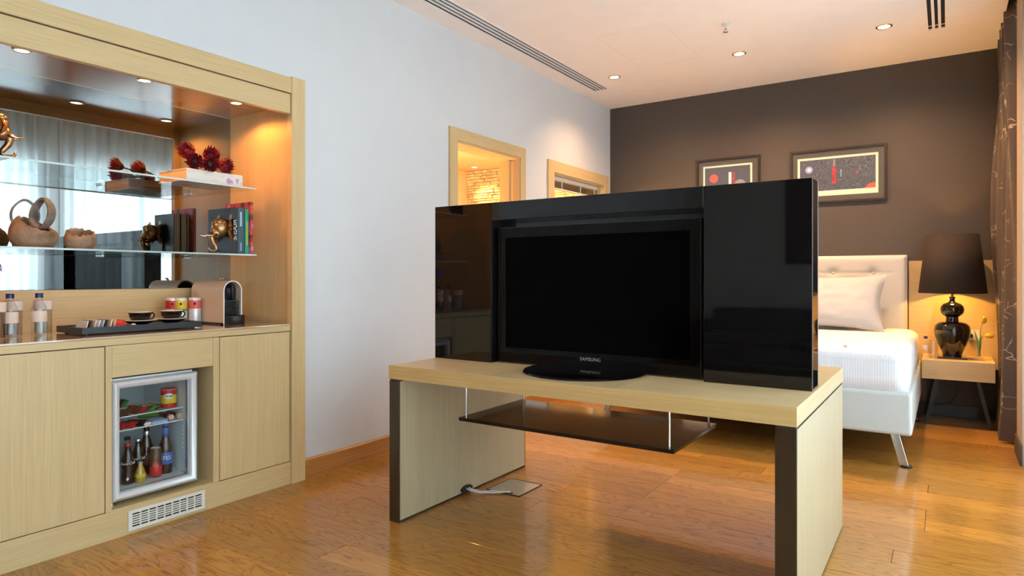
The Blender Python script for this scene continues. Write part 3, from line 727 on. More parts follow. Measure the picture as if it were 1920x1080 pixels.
t = bottle('beer_bottle', 'tall brown beer bottle with blue label at right of fridge', (-3.10, 1.652, FZ), efes, 'beer_glass', ecap, 'blue_paint', [(0.0307, 0.045, 0.100, 'blue_paint'), (0.0142, 0.175, 0.215, 'blue_paint')])
wrap_text('EFES', 0.026, 'white_paint', t, 0.0312, 0.074, ANG, sx=0.95)
t = bottle('beer_bottle', 'tall brown beer bottle with silver neck label behind the red can', (-3.17, 1.598, FZ), efes, 'beer_glass', ecap, 'steel', [(0.0140, 0.172, 0.20, 'steel'), (0.0307, 0.045, 0.100, 'brown_wrap')])
t = bottle('drink_can', 'red drink can with orange flame print beside the beer bottle', (-3.075, 1.592, FZ), [(0, 0), (0.021, 0), (0.026, 0.006), (0.026, 0.122), (0.0215, 0.130), (0.0215, 0.133), (0.0195, 0.130), (0, 0.130)], 'brown_wrap', None, None, [(0.0261, 0.008, 0.052, 'red_paint')], cat='can')
fl = MB()
for k, (a_, z_) in enumerate(((-0.35, 0.075), (-0.1, 0.105), (0.15, 0.085), (0.4, 0.07))):
    aa = ANG+a_; fl.add([((0.0268)*math.cos(aa-0.16), 0.0268*math.sin(aa-0.16), 0.050), (0.0268*math.cos(aa+0.16), 0.0268*math.sin(aa+0.16), 0.050), (0.0268*math.cos(aa+0.05), 0.0268*math.sin(aa+0.05), z_)], [(0, 1, 2)])
build('flame_print', fl, 'coral_paint', t, local=True)
build('lid', MB().lathe([(0, 0.1295), (0.0200, 0.1295), (0.0220, 0.134), (0.0214, 0.1345), (0.019, 0.1315), (0, 0.1312)], (0, 0, 0), 20), 'alu', t, local=True, smooth=0.7)
water = [(0, 0), (0.024, 0), (0.026, 0.004), (0.026, 0.10), (0.022, 0.125), (0.0125, 0.145), (0.0115, 0.165), (0, 0.165)]
bottle('water_bottle', 'clear water bottle at back left of the fridge', (-3.20, 1.455, FZ), water, 'pet', [(0, 0.162), (0.0135, 0.162), (0.0135, 0.178), (0, 0.178)], 'black_plastic')
bottle('water_bottle', 'clear water bottle behind the second cola bottle in fridge', (-3.22, 1.535, FZ), water, 'pet', [(0, 0.162), (0.0135, 0.162), (0.0135, 0.178), (0, 0.178)], 'cap_blue')
t = bottle('crisp_can', 'red and yellow snack can on the top fridge shelf', (-3.11, 1.672, SZ1), [(0, 0), (0.034, 0), (0.0345, 0.003), (0.0345, 0.083), (0, 0.083)], 'red_paint', [(0, 0.083), (0.036, 0.083), (0.036, 0.089), (0, 0.090)], 'coral_paint', [(0.0346, 0.020, 0.060, 'yellow_paint')], cat='can')
q = MB(); q.open = True
vs = [((0.0356)*math.cos(ANG+0.62*math.cos(a)), 0.0356*math.sin(ANG+0.62*math.cos(a)), 0.056+0.013*math.sin(a)) for a in [2*PI*k/20 for k in range(20)]]
c0 = (0.0362*math.cos(ANG), 0.0362*math.sin(ANG), 0.056)
q.add([c0]+vs, [(0, 1+k, 1+(k+1) % 20) for k in range(20)])
build('oval_print', q, 'white_paint', t, local=True)
wrap_text('Pringles', 0.0115, 'black_plastic', t, 0.0362, 0.056, ANG)
# snack packets
def packet(label, loc, L, wd, th, rz, tilt, mat, stripe=None, cat='snack packet', group='snack packets in the fridge'):
    b = MB(); ns = 6; vs = []; fs = []
    for sgn in (1, -1):
        base = len(vs)
        for i in range(ns+1):
            for j in range(5):
                u, v = -1+2*i/ns, -1+2*j/4
                vs.append((u*L/2, v*wd/2, sgn*th/2*math.sqrt(max(0, 1-abs(u)**4))*math.sqrt(max(0, 1-v*v*0.98))))
        for i in range(ns):
            for j in range(4):
                q = (base+i*5+j, base+(i+1)*5+j, base+(i+1)*5+j+1, base+i*5+j+1); fs.append(q if sgn > 0 else tuple(reversed(q)))
    b.add(vs, fs)
    M = Matrix.Rotation(tilt, 4, 'X')
    zmin = min((M @ Vector(q)).z for q in b.v)
    t = thing('snack_packet', label, cat, loc, rz, group)
    b.xf(Matrix.Translation((0, 0, -zmin)) @ M)
    build('wrapper', b, mat, t, local=True, smooth=9)
    if stripe:
        s_ = MB(); s_.v = [q for q in b.v]; s_.f = list(b.f)
        cen = Vector((0, 0, -zmin)); keep = [f for f in s_.f if all(abs(s_.v[i][0]) <= L*0.18 for i in f)]
        s_.f = keep; s_.v = [tuple(cen+(Vector(q)-cen)*1.03) for q in s_.v]
        build('band', s_, stripe, t, local=True, smooth=9)
    return t
mats = ['green_paint', 'brown_wrap', 'brown_wrap', 'green_paint', 'brown_wrap', 'red_paint', 'brown_wrap', 'green_paint', 'brown_wrap']
strp = ['brown_wrap', 'white_paint', 'white_paint', 'brown_wrap', 'red_paint', 'brown_wrap', 'white_paint', 'yellow_paint', 'coral_paint']
names = ['dark green snack bag standing at left end of top fridge shelf', 'brown chocolate bar with white band, first on top fridge shelf', 'brown chocolate bar with white band, second on top fridge shelf',
         'green snack bag standing behind the chocolate bars', 'brown bar with red band beside the green bag', 'red bar with brown band in middle of top fridge shelf', 'brown bar with white band right of the red bar', 'bright green snack packet at front of top fridge shelf', 'brown bar with coral band beside the snack can']
for k in range(9):
    tall = k in (0, 3)
    packet(names[k], ((-3.18 if tall else -3.085-0.004*k), 1.405+0.0245*k+(0.01 if k == 3 else 0), SZ1+0.0005), 0.085 if not tall else 0.07, 0.060 if tall else 0.042, 0.018, 0.15+0.1*(k % 3), 1.05 if tall else 0.75 if k < 5 else 0.45, mats[k], strp[k])
low = [('brown_wrap', 'red_paint', 'brown bar with red band at left of lower fridge shelf'), ('red_paint', None, 'plain red packet lying on lower fridge shelf'), ('red_paint', 'brown_wrap', 'red packet with brown band on lower fridge shelf'), ('black_plastic', None, 'black packet beside the red packets on lower fridge shelf')]
for k, (a, s_, nm) in enumerate(low):
    packet(nm, (-3.10, 1.405+0.036*k, SZ2+0.0005), 0.09, 0.045, 0.018, 0.2*k, 0.5, a, s_)
build('snack_carton', MB().box(-3.11, -3.062, 1.532, 1.566, SZ2+0.0005, SZ2+0.013), 'paper_cream', bevel=0.002, label='small cream carton on the lower fridge shelf', cat='box')
t = thing('snack_carton', 'flat blue and white carton on lower fridge shelf', 'box', (-3.09, 1.605, SZ2+0.0005))
build('carton', MB().box(-0.03, 0.03, -0.036, 0.036, 0, 0.014), 'pale_blue', t, local=True, bevel=0.001)
build('print', MB().box(-0.031, 0.0305, -0.0365, 0.0365, 0.0085, 0.0125), 'blue_paint', t, local=True)
packet('dark green pouch lying in the middle of lower fridge shelf', (-3.16, 1.60, SZ2+0.016), 0.09, 0.07, 0.022, 1.2, 0.15, 'green_paint', None)
for k, (y, nm) in enumerate(((1.664, 'miniature bottle lying flat with pink cap, left on lower shelf'), (1.703, 'miniature bottle lying flat with pink cap, right on lower shelf'))):
    t = thing('miniature_bottle', nm, 'bottle', (-3.12, y, SZ2+0.0005), group='miniature bottles lying in the fridge')
    build('glass', MB().lathe([(0, -0.055), (0.013, -0.055), (0.0145, -0.05), (0.0145, 0.012), (0.011, 0.028), (0.011, 0.034), (0, 0.034)], (0, 0, 0.0147), 16, 'X'), 'beer_glass', t, local=True, smooth=0.8)
    build('cap', MB().lathe([(0, 0.034), (0.0135, 0.034), (0.0135, 0.05), (0.012, 0.052), (0, 0.052)], (0, 0, 0.0147), 16, 'X'), 'pink_round', t, local=True, smooth=0.6)

# ---- glass shelves
SH1, SH2, SHX = 1.604, 1.244, -3.120
for zz, nm in ((SH1, 'upper glass shelf in front of the niche mirror'), (SH2, 'lower glass shelf in front of the niche mirror')):
    t = thing('glass_shelf', nm, 'shelf', (-3.33, 1.56, zz-0.008))
    build('glass', MB().box(XM+0.004, SHX-0.001, 0.962, 2.158, zz-0.008, zz), 'shelf_glass', t)
    build('polished_edge', MB().box(SHX-0.001, SHX, 0.962, 2.158, zz-0.008, zz), 'shelf_edge', t)
    for y in (1.10, 1.56, 2.02):
        p_ = MB(); p_.cyl((XM+0.0005, y, zz-0.016), 0.007, 0.03, 12, 'X'); build('bracket', p_, 'steel', t)

# ---- upper shelf: printed box book, dried proteas, bookend
m, nt, p = newmat('floral_print')
tc = nt.nodes.new('ShaderNodeTexCoord'); vo = nt.nodes.new('ShaderNodeTexVoronoi'); vo.inputs['Scale'].default_value = 26
nf = nt.nodes.new('ShaderNodeTexNoise'); nf.inputs['Scale'].default_value = 45; nt.links.new(tc.outputs['Object'], nf.inputs['Vector'])
mf = nt.nodes.new('ShaderNodeMixRGB'); mf.blend_type = 'ADD'; mf.inputs['Fac'].default_value = 0.045
nt.links.new(tc.outputs['Object'], mf.inputs['Color1']); nt.links.new(nf.outputs['Color'], mf.inputs['Color2'])
nt.links.new(mf.outputs['Color'], vo.inputs['Vector'])
cr = nt.nodes.new('ShaderNodeValToRGB'); cr.color_ramp.elements[0].position = 0.20; cr.color_ramp.elements[1].position = 0.34; cr.color_ramp.elements[1].color = (0.78, 0.73, 0.66, 1)
hs = nt.nodes.new('ShaderNodeValToRGB')
hs.color_ramp.interpolation = 'CONSTANT'
hs.color_ramp.elements[0].color = (0.78, 0.73, 0.66, 1); hs.color_ramp.elements[1].position = 0.40; hs.color_ramp.elements[1].color = (0.60, 0.28, 0.50, 1)
e = hs.color_ramp.elements.new(0.62); e.color = (0.80, 0.55, 0.55, 1); e = hs.color_ramp.elements.new(0.75); e.color = (0.20, 0.24, 0.40, 1); e = hs.color_ramp.elements.new(0.82); e.color = (0.80, 0.66, 0.50, 1)
sp = nt.nodes.new('ShaderNodeSeparateColor'); nt.links.new(vo.outputs['Color'], sp.inputs[0]); nt.links.new(sp.outputs[0], hs.inputs['Fac'])
nt.links.new(vo.outputs['Distance'], cr.inputs['Fac'])
mx = nt.nodes.new('ShaderNodeMixRGB'); nt.links.new(cr.outputs['Alpha'], mx.inputs['Fac'])
gt = nt.nodes.new('ShaderNodeMath'); gt.operation = 'GREATER_THAN'; gt.inputs[1].default_value = 0.55
nt.links.new(vo.outputs['Distance'], gt.inputs[0]); nt.links.new(gt.outputs[0], mx.inputs['Fac'])
nt.links.new(hs.outputs['Color'], mx.inputs['Color1']); mx.inputs['Color2'].default_value = (0.78, 0.73, 0.66, 1)
nt.links.new(mx.outputs['Color'], p.inputs['Base Color']); p.inputs['Roughness'].default_value = 0.5
bz = SH1; y0, y1, x0, x1 = 1.772, 2.078, -3.395, -3.132
t = thing('floral_book', 'large flower-printed book lying flat on the upper glass shelf', 'book', ((x0+x1)/2, (y0+y1)/2, bz))
build('cover', MB().box(x0, x1, y0, y1, bz, bz+0.004), 'floral_print', t); build('cover', MB().box(x0, x1, y0, y1, bz+0.055, bz+0.059), 'floral_print', t)
sp_ = [(x1-0.004, bz)]+[(x1+0.006*math.sin(a), bz+0.0295-0.0295*math.cos(a)) for a in [PI*k/8 for k in range(9)]]+[(x1-0.004, bz+0.059)]
b = MB(); n = len(sp_); b.add([(x, yy, z) for yy in (y0, y1) for x, z in sp_], [tuple(range(n)), tuple(range(2*n-1, n-1, -1))]+[(k, (k+1) % n, (k+1) % n+n, k+n) for k in range(n)])
build('spine', b, 'floral_print', t)
build('pages', MB().box(x0+0.004, x1-0.006, y0+0.003, y1-0.003, bz+0.004, bz+0.055), 'box_peach', t)
def protea(label, loc, d, r=0.042, L=0.088):
    t = thing('dried_protea', label, 'flower', loc, group='bunch of dried red proteas')
    D_ = Vector(d).normalized(); A = D_.orthogonal().normalized(); B = D_.cross(A)
    pet = MB()
    for ring, (n, sp_, l0) in enumerate(((17, 1.0, 0.95), (16, 0.78, 1.0), (14, 0.55, 0.95), (10, 0.33, 0.85))):
        for k in range(n):
            a = 2*PI*(k+0.5*ring)/n+random.uniform(-.1, .1); R_ = A*math.cos(a)+B*math.sin(a); T_ = D_.cross(R_)
            base = R_*r*0.25; mid = R_*r*0.95*sp_+D_*L*0.45*l0; tip = R_*r*1.0*sp_*random.uniform(.85, 1.1)+D_*L*0.80*l0*random.uniform(.9, 1.1)
            w_ = r*0.17
            o_ = R_*0.002
            pet.add([base-T_*w_*.5, base+T_*w_*.5, mid+T_*w_, tip, mid-T_*w_, mid+o_-D_*0.004], [(0, 1, 2, 4), (4, 2, 3), (0, 5, 1), (1, 5, 2), (2, 5, 3), (3, 5, 4), (4, 5, 0)])
    build('petals', pet, 'petal_red', t, local=True)
    M = Matrix((A, B, D_)).transposed().to_4x4()
    build('heart', MB().sphere((0, 0, 0), (r*0.55, r*0.55, L*0.32), 12, 8).xf(Matrix.Translation(D_*L*0.25) @ M), 'petal_dark', t, local=True, smooth=9)
    build('stem', MB().tube([D_*0.01, D_*-0.05, D_*-0.11+Vector((0, 0.0, -0.004))], [0.006, 0.004, 0.0035], 6), 'stem_brown', t, local=True)
pz = bz+0.059
for k, (x, y, z, dd, nm) in enumerate(((-3.20, 1.835, pz+0.082, (0.45, -0.75, 0.25), 'dried red protea at upper left of the bunch'), (-3.215, 1.945, pz+0.078, (0.85, -0.3, 0.35), 'dried red protea at upper right of the bunch'), (-3.175, 1.85, pz+0.040, (0.75, -0.65, 0.0), 'dried red protea at lower left of the bunch'), (-3.165, 1.905, pz+0.036, (0.95, -0.25, -0.02), 'dried red protea in the lower middle of the bunch'), (-3.19, 1.985, pz+0.038, (0.9, 0.25, 0.05), 'dried red protea at lower right of the bunch'))):
    protea(nm, (x, y, z), dd)
def elephant(label, loc, rz=0.0, mirror=1):
    """bookend: black L-shaped plate with an elephant head facing local -y"""
    t = thing('elephant_bookend', label, 'bookend', loc, rz, 'pair of elephant bookends')
    build('plate', MB().box(-0.10, 0.035, -0.004, 0.0, 0.004, 0.185), 'book_black', t, local=True, bevel=0.001)
    build('foot_plate', MB().box(-0.10, 0.035, -0.075, 0.0, 0.0, 0.004), 'book_black', t, local=True, bevel=0.001)
    hd = MB().sphere((-0.03, -0.028, 0.135), (0.034, 0.036, 0.040), 16, 10)
    hd.sphere((-0.03, -0.045, 0.115), (0.022, 0.026, 0.028), 12, 8); hd.sphere((-0.042, -0.04, 0.158), (0.016, 0.018, 0.014), 10, 6); hd.sphere((-0.018, -0.04, 0.158), (0.016, 0.018, 0.014), 10, 6)
    build('head', hd, 'bronze', t, local=True, smooth=9)
    for sx in (-1, 1):
        def fe(u, v, sx=sx):
            a = -1.15+2.45*u; R_ = 0.052*v*(1-0.12*math.sin(3*a))
            return (-0.03+sx*(0.026+R_*math.cos(a)*0.95), -0.012-0.012*v*math.cos(a*1.2)-0.004*math.sin(6*u*PI), 0.138+R_*math.sin(a)*1.15-0.006)
        e_ = MB().grid(fe, 12, 6); n = len(e_.v); e_.v += [(x, y+0.004, z) for x, y, z in e_.v[:n]]; e_.f += [tuple(i+n for i in reversed(f)) for f in e_.f[:]]
        build('ear', e_, 'bronze', t, local=True, smooth=9)
        build('tusk', MB().tube([(-0.03+sx*0.016, -0.055, 0.108), (-0.03+sx*0.020, -0.080, 0.100), (-0.03+sx*0.021, -0.106, 0.103)], [0.006, 0.0045, 0.001], 8), 'tusk_metal', t, local=True, smooth=9)
    tr = [(-0.03, -0.062, 0.105), (-0.03, -0.072, 0.085), (-0.030, -0.066, 0.060), (-0.026, -0.052, 0.038), (-0.024, -0.048, 0.022), (-0.024, -0.060, 0.013), (-0.024, -0.078, 0.014), (-0.024, -0.090, 0.024), (-0.024, -0.090, 0.034)]
    for ch in t.children:
        if ch.name.split('.')[0] in ('head', 'ear', 'tusk'):
            for q in ch.data.vertices: q.co = Vector((-0.03, -0.005, 0.135))+(q.co-Vector((-0.03, -0.005, 0.135)))*1.28; q.co.y = min(q.co.y, -0.002)
    tr = [(x, y*1.12-0.006, z) for x, y, z in tr]
    build('trunk', MB().tube(tr, [0.017, 0.015, 0.013, 0.011, 0.0095, 0.0085, 0.0075, 0.0065, 0.005], 10), 'bronze', t, local=True, smooth=9)
    return t
elephant('bronze elephant-head bookend on the upper glass shelf, cut by photo edge', (-3.24, 0.982, SH1), PI)
elephant('bronze elephant-head bookend beside the black book on the lower shelf', (-3.165, 2.028, SH2), 0)

# ---- lower shelf: pottery, books
def pot_shell(fn_r, prof, jag, seg=36, th=0.006):
    """open bowl with a torn rim: prof (r,z) list; jag(a) -> rim height factor"""
    b = MB(); vs = []; fs = []; n = len(prof)
    for side in (0, 1):
        for i, (r, z) in enumerate(prof):
            for k in range(seg):
                a = 2*PI*k/seg; zz = z; rr = r-th*side
                if i >= n-3: zz = z+jag(a)*(i-(n-4))/3.0
                vs.append((rr*math.cos(a)*fn_r, rr*math.sin(a), zz+th*side*(1 if i == 0 else 0)))
    for side in (0, 1):
        o_ = side*n*seg
        for i in range(n-1):
            for k in range(seg):
                l = (k+1) % seg; q = (o_+i*seg+k, o_+i*seg+l, o_+(i+1)*seg+l, o_+(i+1)*seg+k); fs.append(q if side == 0 else tuple(reversed(q)))
    for k in range(seg):
        l = (k+1) % seg; fs.append(((n-1)*seg+k, (n-1)*seg+l, (2*n-1)*seg+l, (2*n-1)*seg+k))
    fs.append(tuple(reversed(range(seg)))); fs.append(tuple(range(n*seg, n*seg+seg)))
    return b.add(vs, fs)
random.seed(3)
jt = [random.uniform(-0.006, 0.009) for _ in range(36)]
t = thing('clay_basket', 'brown clay basket with two looped handles on the lower glass shelf', 'pot', (-3.275, 1.176, SH2))
R0 = 0.090
prof = [(0.045, 0.0), (0.066, 0.006), (0.082, 0.025), (R0, 0.052), (0.086, 0.078), (0.076, 0.094), (0.062, 0.104)]
va_ = math.atan2(-1.17, 3.27)           # towards the viewer
left = va_-PI/2
def jag1(a): return 0.026*math.cos(a-left)+jt[int(round(a/(2*PI)*36)) % 36]*0.9-0.020*math.cos(a-va_)
build('bowl', pot_shell(1.0, prof, jag1), 'pottery', t, local=True, smooth=9)
def loop(c, rx, rz_, tw, wd, th, mat, tilt=0.0):
    """flat band bent to an oval ring standing upright; tw = direction (angle) of the ring's plane in plan"""
    b = MB(); seg = 36; d_ = Vector((math.cos(tw), math.sin(tw), 0)); n_ = Vector((-math.sin(tw), math.cos(tw), 0)); vs = []; fs = []
    for k in range(seg):
        a = 2*PI*k/seg
        pk = 1.0+0.16*max(0, math.sin(a))**6
        for rr, ww in ((1.0, -1), (1.0, 1), (1-th/rx, 1), (1-th/rx, -1)):
            q = Vector(c)+d_*(rx*rr*math.cos(a))+Vector((0, 0, rz_*rr*pk*math.sin(a)))+n_*(ww*wd*(0.75+0.45*abs(math.cos(a)))+tilt*math.sin(a))
            vs.append(q)
    for k in range(seg):
        l = (k+1) % seg
        for q in range(4): fs.append((k*4+q, k*4+(q+1) % 4, l*4+(q+1) % 4, l*4+q))
    return b.add(vs, fs)
build('handle', loop((0.0+0.030*math.cos(left), 0.030*math.sin(left), 0.140), 0.052, 0.062, left+0.15, 0.010, 0.007, 'pottery_grey'), 'pottery_grey', t, local=True, smooth=0.8)
build('handle', loop((0.026*math.cos(va_)-0.030*math.cos(left), 0.026*math.sin(va_)-0.030*math.sin(left), 0.146), 0.046, 0.064, left-0.75, 0.017, 0.007, 'pottery_grey', -0.01), 'pottery_grey', t, local=True, smooth=0.8)
t2 = build('clay_bowl', pot_shell(1.0, [(0.036, 0.0), (0.052, 0.005), (0.062, 0.025), (0.064, 0.045), (0.060, 0.062), (0.057, 0.070), (0.055, 0.078)], lambda a: jt[int(round(a/(2*PI)*36*1.0)+11) % 36]*0.9-0.019*math.cos(a-va_)), 'pottery', local=True, smooth=9, label='small brown clay bowl with torn rim on the lower glass shelf', cat='bowl')
t2.location = (-3.262, 1.352, SH2)
random.seed(11)
def book(label, y0, y1, h, dpt, mat, x1=-3.165, spine=None):
    t = thing('book', label, 'book', (x1-dpt/2, (y0+y1)/2, SH2), group='books on the lower glass shelf')
    z0 = SH2
    build('front_cover', MB().box(x1-dpt, x1-0.003, y0, y0+0.0025, z0, z0+h), mat, t); build('back_cover', MB().box(x1-dpt, x1-0.003, y1-0.0025, y1, z0, z0+h), mat, t)
    build('spine', MB().box(x1-0.003, x1, y0, y1, z0, z0+h), mat, t, bevel=0.001)
    build('pages', MB().box(x1-dpt+0.004, x1-0.003, y0+0.0025, y1-0.0025, z0+0.003, z0+h-0.003), 'book_pages', t)
    return t
X1 = -3.165
t = book('tall black book lettered VOGUE on the lower glass shelf', 2.032, 2.073, 0.246, 0.21, 'book_black')
text('VOGUE', 0.040, 'paper_cream', t, (X1+0.0006, 2.0525, SH2+0.128), (0, 0, -1), (0, 1, 0), sx=0.82)
text('THE COVERS', 0.009, 'paper_cream', t, (X1+0.0006, 2.045, SH2+0.222), (0, 0, -1), (0, 1, 0)) if False else None
t = book('teal blue book with pale lettering next to the black book', 2.0745, 2.112, 0.250, 0.21, 'book_teal')
build('pale_lettering', MB().box(X1, X1+0.0006, 2.088, 2.098, SH2+0.150, SH2+0.228), 'pale_blue', t); build('pale_lettering', MB().box(X1, X1+0.0006, 2.090, 2.096, SH2+0.018, SH2+0.062), 'pale_blue', t)
t = book('bright green book on the lower glass shelf', 2.118, 2.140, 0.246, 0.19, 'book_green')
build('lettering_bar', MB().box(X1, X1+0.0006, 2.126, 2.132, SH2+0.05, SH2+0.18), 'yellow_paint', t)
m, nt, p = newmat('red_floral')
tc = nt.nodes.new('ShaderNodeTexCoord'); nz = nt.nodes.new('ShaderNodeTexNoise'); nz.inputs['Scale'].default_value = 16; nz.inputs['Detail'].default_value = 2
nt.links.new(tc.outputs['Object'], nz.inputs['Vector'])
cr = nt.nodes.new('ShaderNodeValToRGB'); cr.color_ramp.elements[0].position = 0.36; cr.color_ramp.elements[0].color = (0.04, 0.09, 0.03, 1); cr.color_ramp.elements[1].position = 0.66; cr.color_ramp.elements[1].color = (0.68, 0.42, 0.42, 1)
for q, c in ((0.44, (0.50, 0.02, 0.05, 1)), (0.50, (0.72, 0.14, 0.06, 1)), (0.57, (0.62, 0.03, 0.22, 1))): e = cr.color_ramp.elements.new(q); e.color = c
nt.links.new(nz.outputs['Fac'], cr.inputs['Fac']); nt.links.new(cr.outputs['Color'], p.inputs['Base Color'])
book('tall red and pink flower-printed book, last in the row', 2.142, 2.157, 0.286, 0.24, 'red_floral', -3.150)

# ---- on the worktop
def tumbler(label, loc, r=0.034, h=0.150):
    t = thing('drinking_glass', label, 'glass', loc, group='glasses on the worktop')
    b = MB(); b.open = True; b.lathe([(0, 0.0), (r*0.93, 0.0), (r*0.95, 0.004), (r, h), (r-0.002, h), (r*0.92, 0.010), (0, 0.010)], (0, 0, 0), 28)
    build('glass', b, 'tumbler', t, local=True, smooth=0.9)
    return t
def paper_collar(label, loc, r, z0, z1):
    t = thing('paper_cover', label, 'paper cover', loc, group='paper covers on the glasses')
    b = MB(); b.open = True; n = 24; vs = []; fs = []
    b.lathe([(r, z0), (r+0.0006, z1), (r-0.012, z1+0.0015), (0, z1+0.002)], (0, 0, 0), n)
    build('paper', b, 'paper_pink', t, local=True, smooth=0.6)
    return t
wb = [(0, 0), (0.026, 0), (0.0285, 0.004), (0.028, 0.02), (0.0285, 0.11), (0.026, 0.128), (0.014, 0.150), (0.0125, 0.166), (0, 0.166)]
wc = [(0, 0.164), (0.0145, 0.164), (0.0145, 0.182), (0.0135, 0.184), (0, 0.184)]
for k, (x, y, nm) in enumerate(((-3.22, 1.072, 'left'), (-3.22, 1.176, 'right'))):
    t = bottle('water_bottle', 'clear water bottle with dark blue cap on the worktop, '+('nearest photo edge' if not k else 'second from photo edge'), (x, y, ZT), wb, 'pet', wc, 'cap_blue', [(0.0288, 0.062, 0.108, 'paper_pink')], group='water bottles on the worktop')
for k, (x, y, lab1, lab2) in enumerate(((-3.17, 1.007, 'clear tumbler cut by the photo edge on the worktop', 'paper cover on the tumbler at photo edge'), (-3.285, 1.105, 'clear tumbler between the two water bottles', 'paper cover on the tumbler between the bottles'), (-3.285, 1.215, 'clear tumbler right of the second water bottle', 'paper cover on the tumbler nearest the tray'))):
    tumbler(lab1, (x, y, ZT)); paper_collar(lab2, (x, y, ZT), 0.0352, 0.112, 0.1512)
# tray
tx0, tx1, ty0, ty1 = -3.335, -3.085, 1.285, 1.825
t = thing('serving_tray', 'black rectangular serving tray on the worktop', 'tray', ((tx0+tx1)/2, (ty0+ty1)/2, ZT))
tz = ZT+0.005
build('base', MB().box(tx0+0.004, tx1-0.004, ty0+0.004, ty1-0.004, tz, tz+0.021), 'tray_slate', t)
for (a, b_, c, d_) in ((tx0, tx0+0.008, ty0, ty1), (tx1-0.008, tx1, ty0, ty1), (tx0+0.008, tx1-0.008, ty0, ty0+0.008), (tx0+0.008, tx1-0.008, ty1-0.008, ty1)): build('rim', MB().box(a, b_, c, d_, tz, tz+0.028), 'tray_slate', t, bevel=0.001)
for x in (tx0+0.03, tx1-0.03):
    for y in (ty0+0.03, ty1-0.03): build('foot', MB().cyl((x, y, ZT), 0.008, 0.005, 10), 'black_plastic', t)
tzi = tz+0.021
sm = ['paper_cream', 'brown_wrap', 'paper_pink', 'white_paint', 'pale_blue', 'brown_wrap', 'paper_cream', 'paper_pink']
sl = ['cream sugar stick nearest the tray corner', 'dark brown sugar stick second in the row', 'pinkish sugar stick third in the row', 'white sugar stick in the middle of the row', 'pale blue sachet in the row on the tray', 'dark brown stick right of the blue sachet', 'cream sugar stick beside the red sachets', 'pinkish sugar stick last in the row']
for k in range(8):
    t = thing('sugar_stick', sl[k], 'sachet', (-3.19, 1.325+k*0.0165, tzi), 0, 'sugar sticks on the tray')
    b = MB().box(-0.05, 0.05, -0.0025, 0.0025, 0.0, 0.034); b.xf(Matrix.Rotation(-0.25, 4, 'X')); zm = min(v[2] for v in b.v)
    build('sachet', b.xf(Matrix.Translation((0, 0, -zm))), sm[k], t, local=True, bevel=0.001)
for k in range(2):
    packet('red sweetener sachet on the tray, '+('front one' if k == 0 else 'back one'), (-3.145-0.06*k, 1.463+0.006*k, tzi), 0.05, 0.038, 0.012, 1.2, 0.85, 'red_paint', None, 'sachet', 'red sachets on the tray')
for k in range(6):
    x, y = -3.14-0.045*(k % 3), 1.500+0.018*(k//3)+0.006*(k % 2)
    packet(['small brown wrapped sweet nearest the front rim', 'small gold wrapped sweet in the middle of the front three', 'small brown wrapped sweet at back of the left column', 'small gold wrapped sweet nearest the cup at front', 'small brown wrapped sweet in the middle near the saucer', 'small gold wrapped sweet furthest back by the saucer'][k], (x, y, tzi), 0.026, 0.018, 0.012, k*0.8, 0.1, 'brown_wrap' if k % 2 == 0 else 'paper_cream', None, 'sweet', 'wrapped sweets on the tray')
def cup(label, slabel, loc):
    s_ = thing('saucer', slabel, 'saucer', loc, group='black saucers on the tray')
    build('dish', MB().lathe([(0, 0), (0.034, 0), (0.040, 0.004), (0.072, 0.0185), (0.0735, 0.0205), (0.071, 0.0212), (0.036, 0.008), (0, 0.008)], (0, 0, 0), 32), 'cup_black', s_, local=True, smooth=0.9)
    build('rim_band', MB().lathe([(0.0705, 0.0205), (0.0733, 0.0206), (0.0733, 0.0224), (0.0700, 0.0222)], (0, 0, 0), 32), 'cup_cream', s_, local=True, smooth=0.9)
    c_ = thing('coffee_cup', label, 'cup', (loc[0], loc[1], loc[2]+0.008), group='black coffee cups on the tray')
    b = MB(); b.open = True
    b.lathe([(0, 0), (0.024, 0), (0.027, 0.003), (0.040, 0.018), (0.047, 0.036), (0.050, 0.052), (0.0475, 0.052), (0.044, 0.036), (0.036, 0.018), (0.02, 0.008), (0, 0.007)], (0, 0, 0), 32)
    build('bowl', b, 'cup_black', c_, local=True, smooth=0.9)
    build('rim', MB().lathe([(0.0468, 0.0505), (0.0503, 0.0505), (0.0503, 0.054), (0.0468, 0.054)], (0, 0, 0), 32), 'cup_cream', c_, local=True, smooth=0.6)
    hy = [(0.0, 0.046, 0.044), (0.0, 0.058, 0.046), (0.0, 0.067, 0.038), (0.0, 0.066, 0.026), (0.0, 0.056, 0.017), (0.0, 0.041, 0.015)]
    build('handle', MB().tube(hy, 0.0042, 8), 'cup_black', c_, local=True, smooth=9)
cup('black coffee cup nearer the middle of the tray', 'black saucer with cream rim nearer the middle of tray', (-3.20, 1.583, tzi))
cup('black coffee cup at the right end of the tray', 'black saucer with cream rim at right end of tray', (-3.20, 1.735, tzi+0.0005))
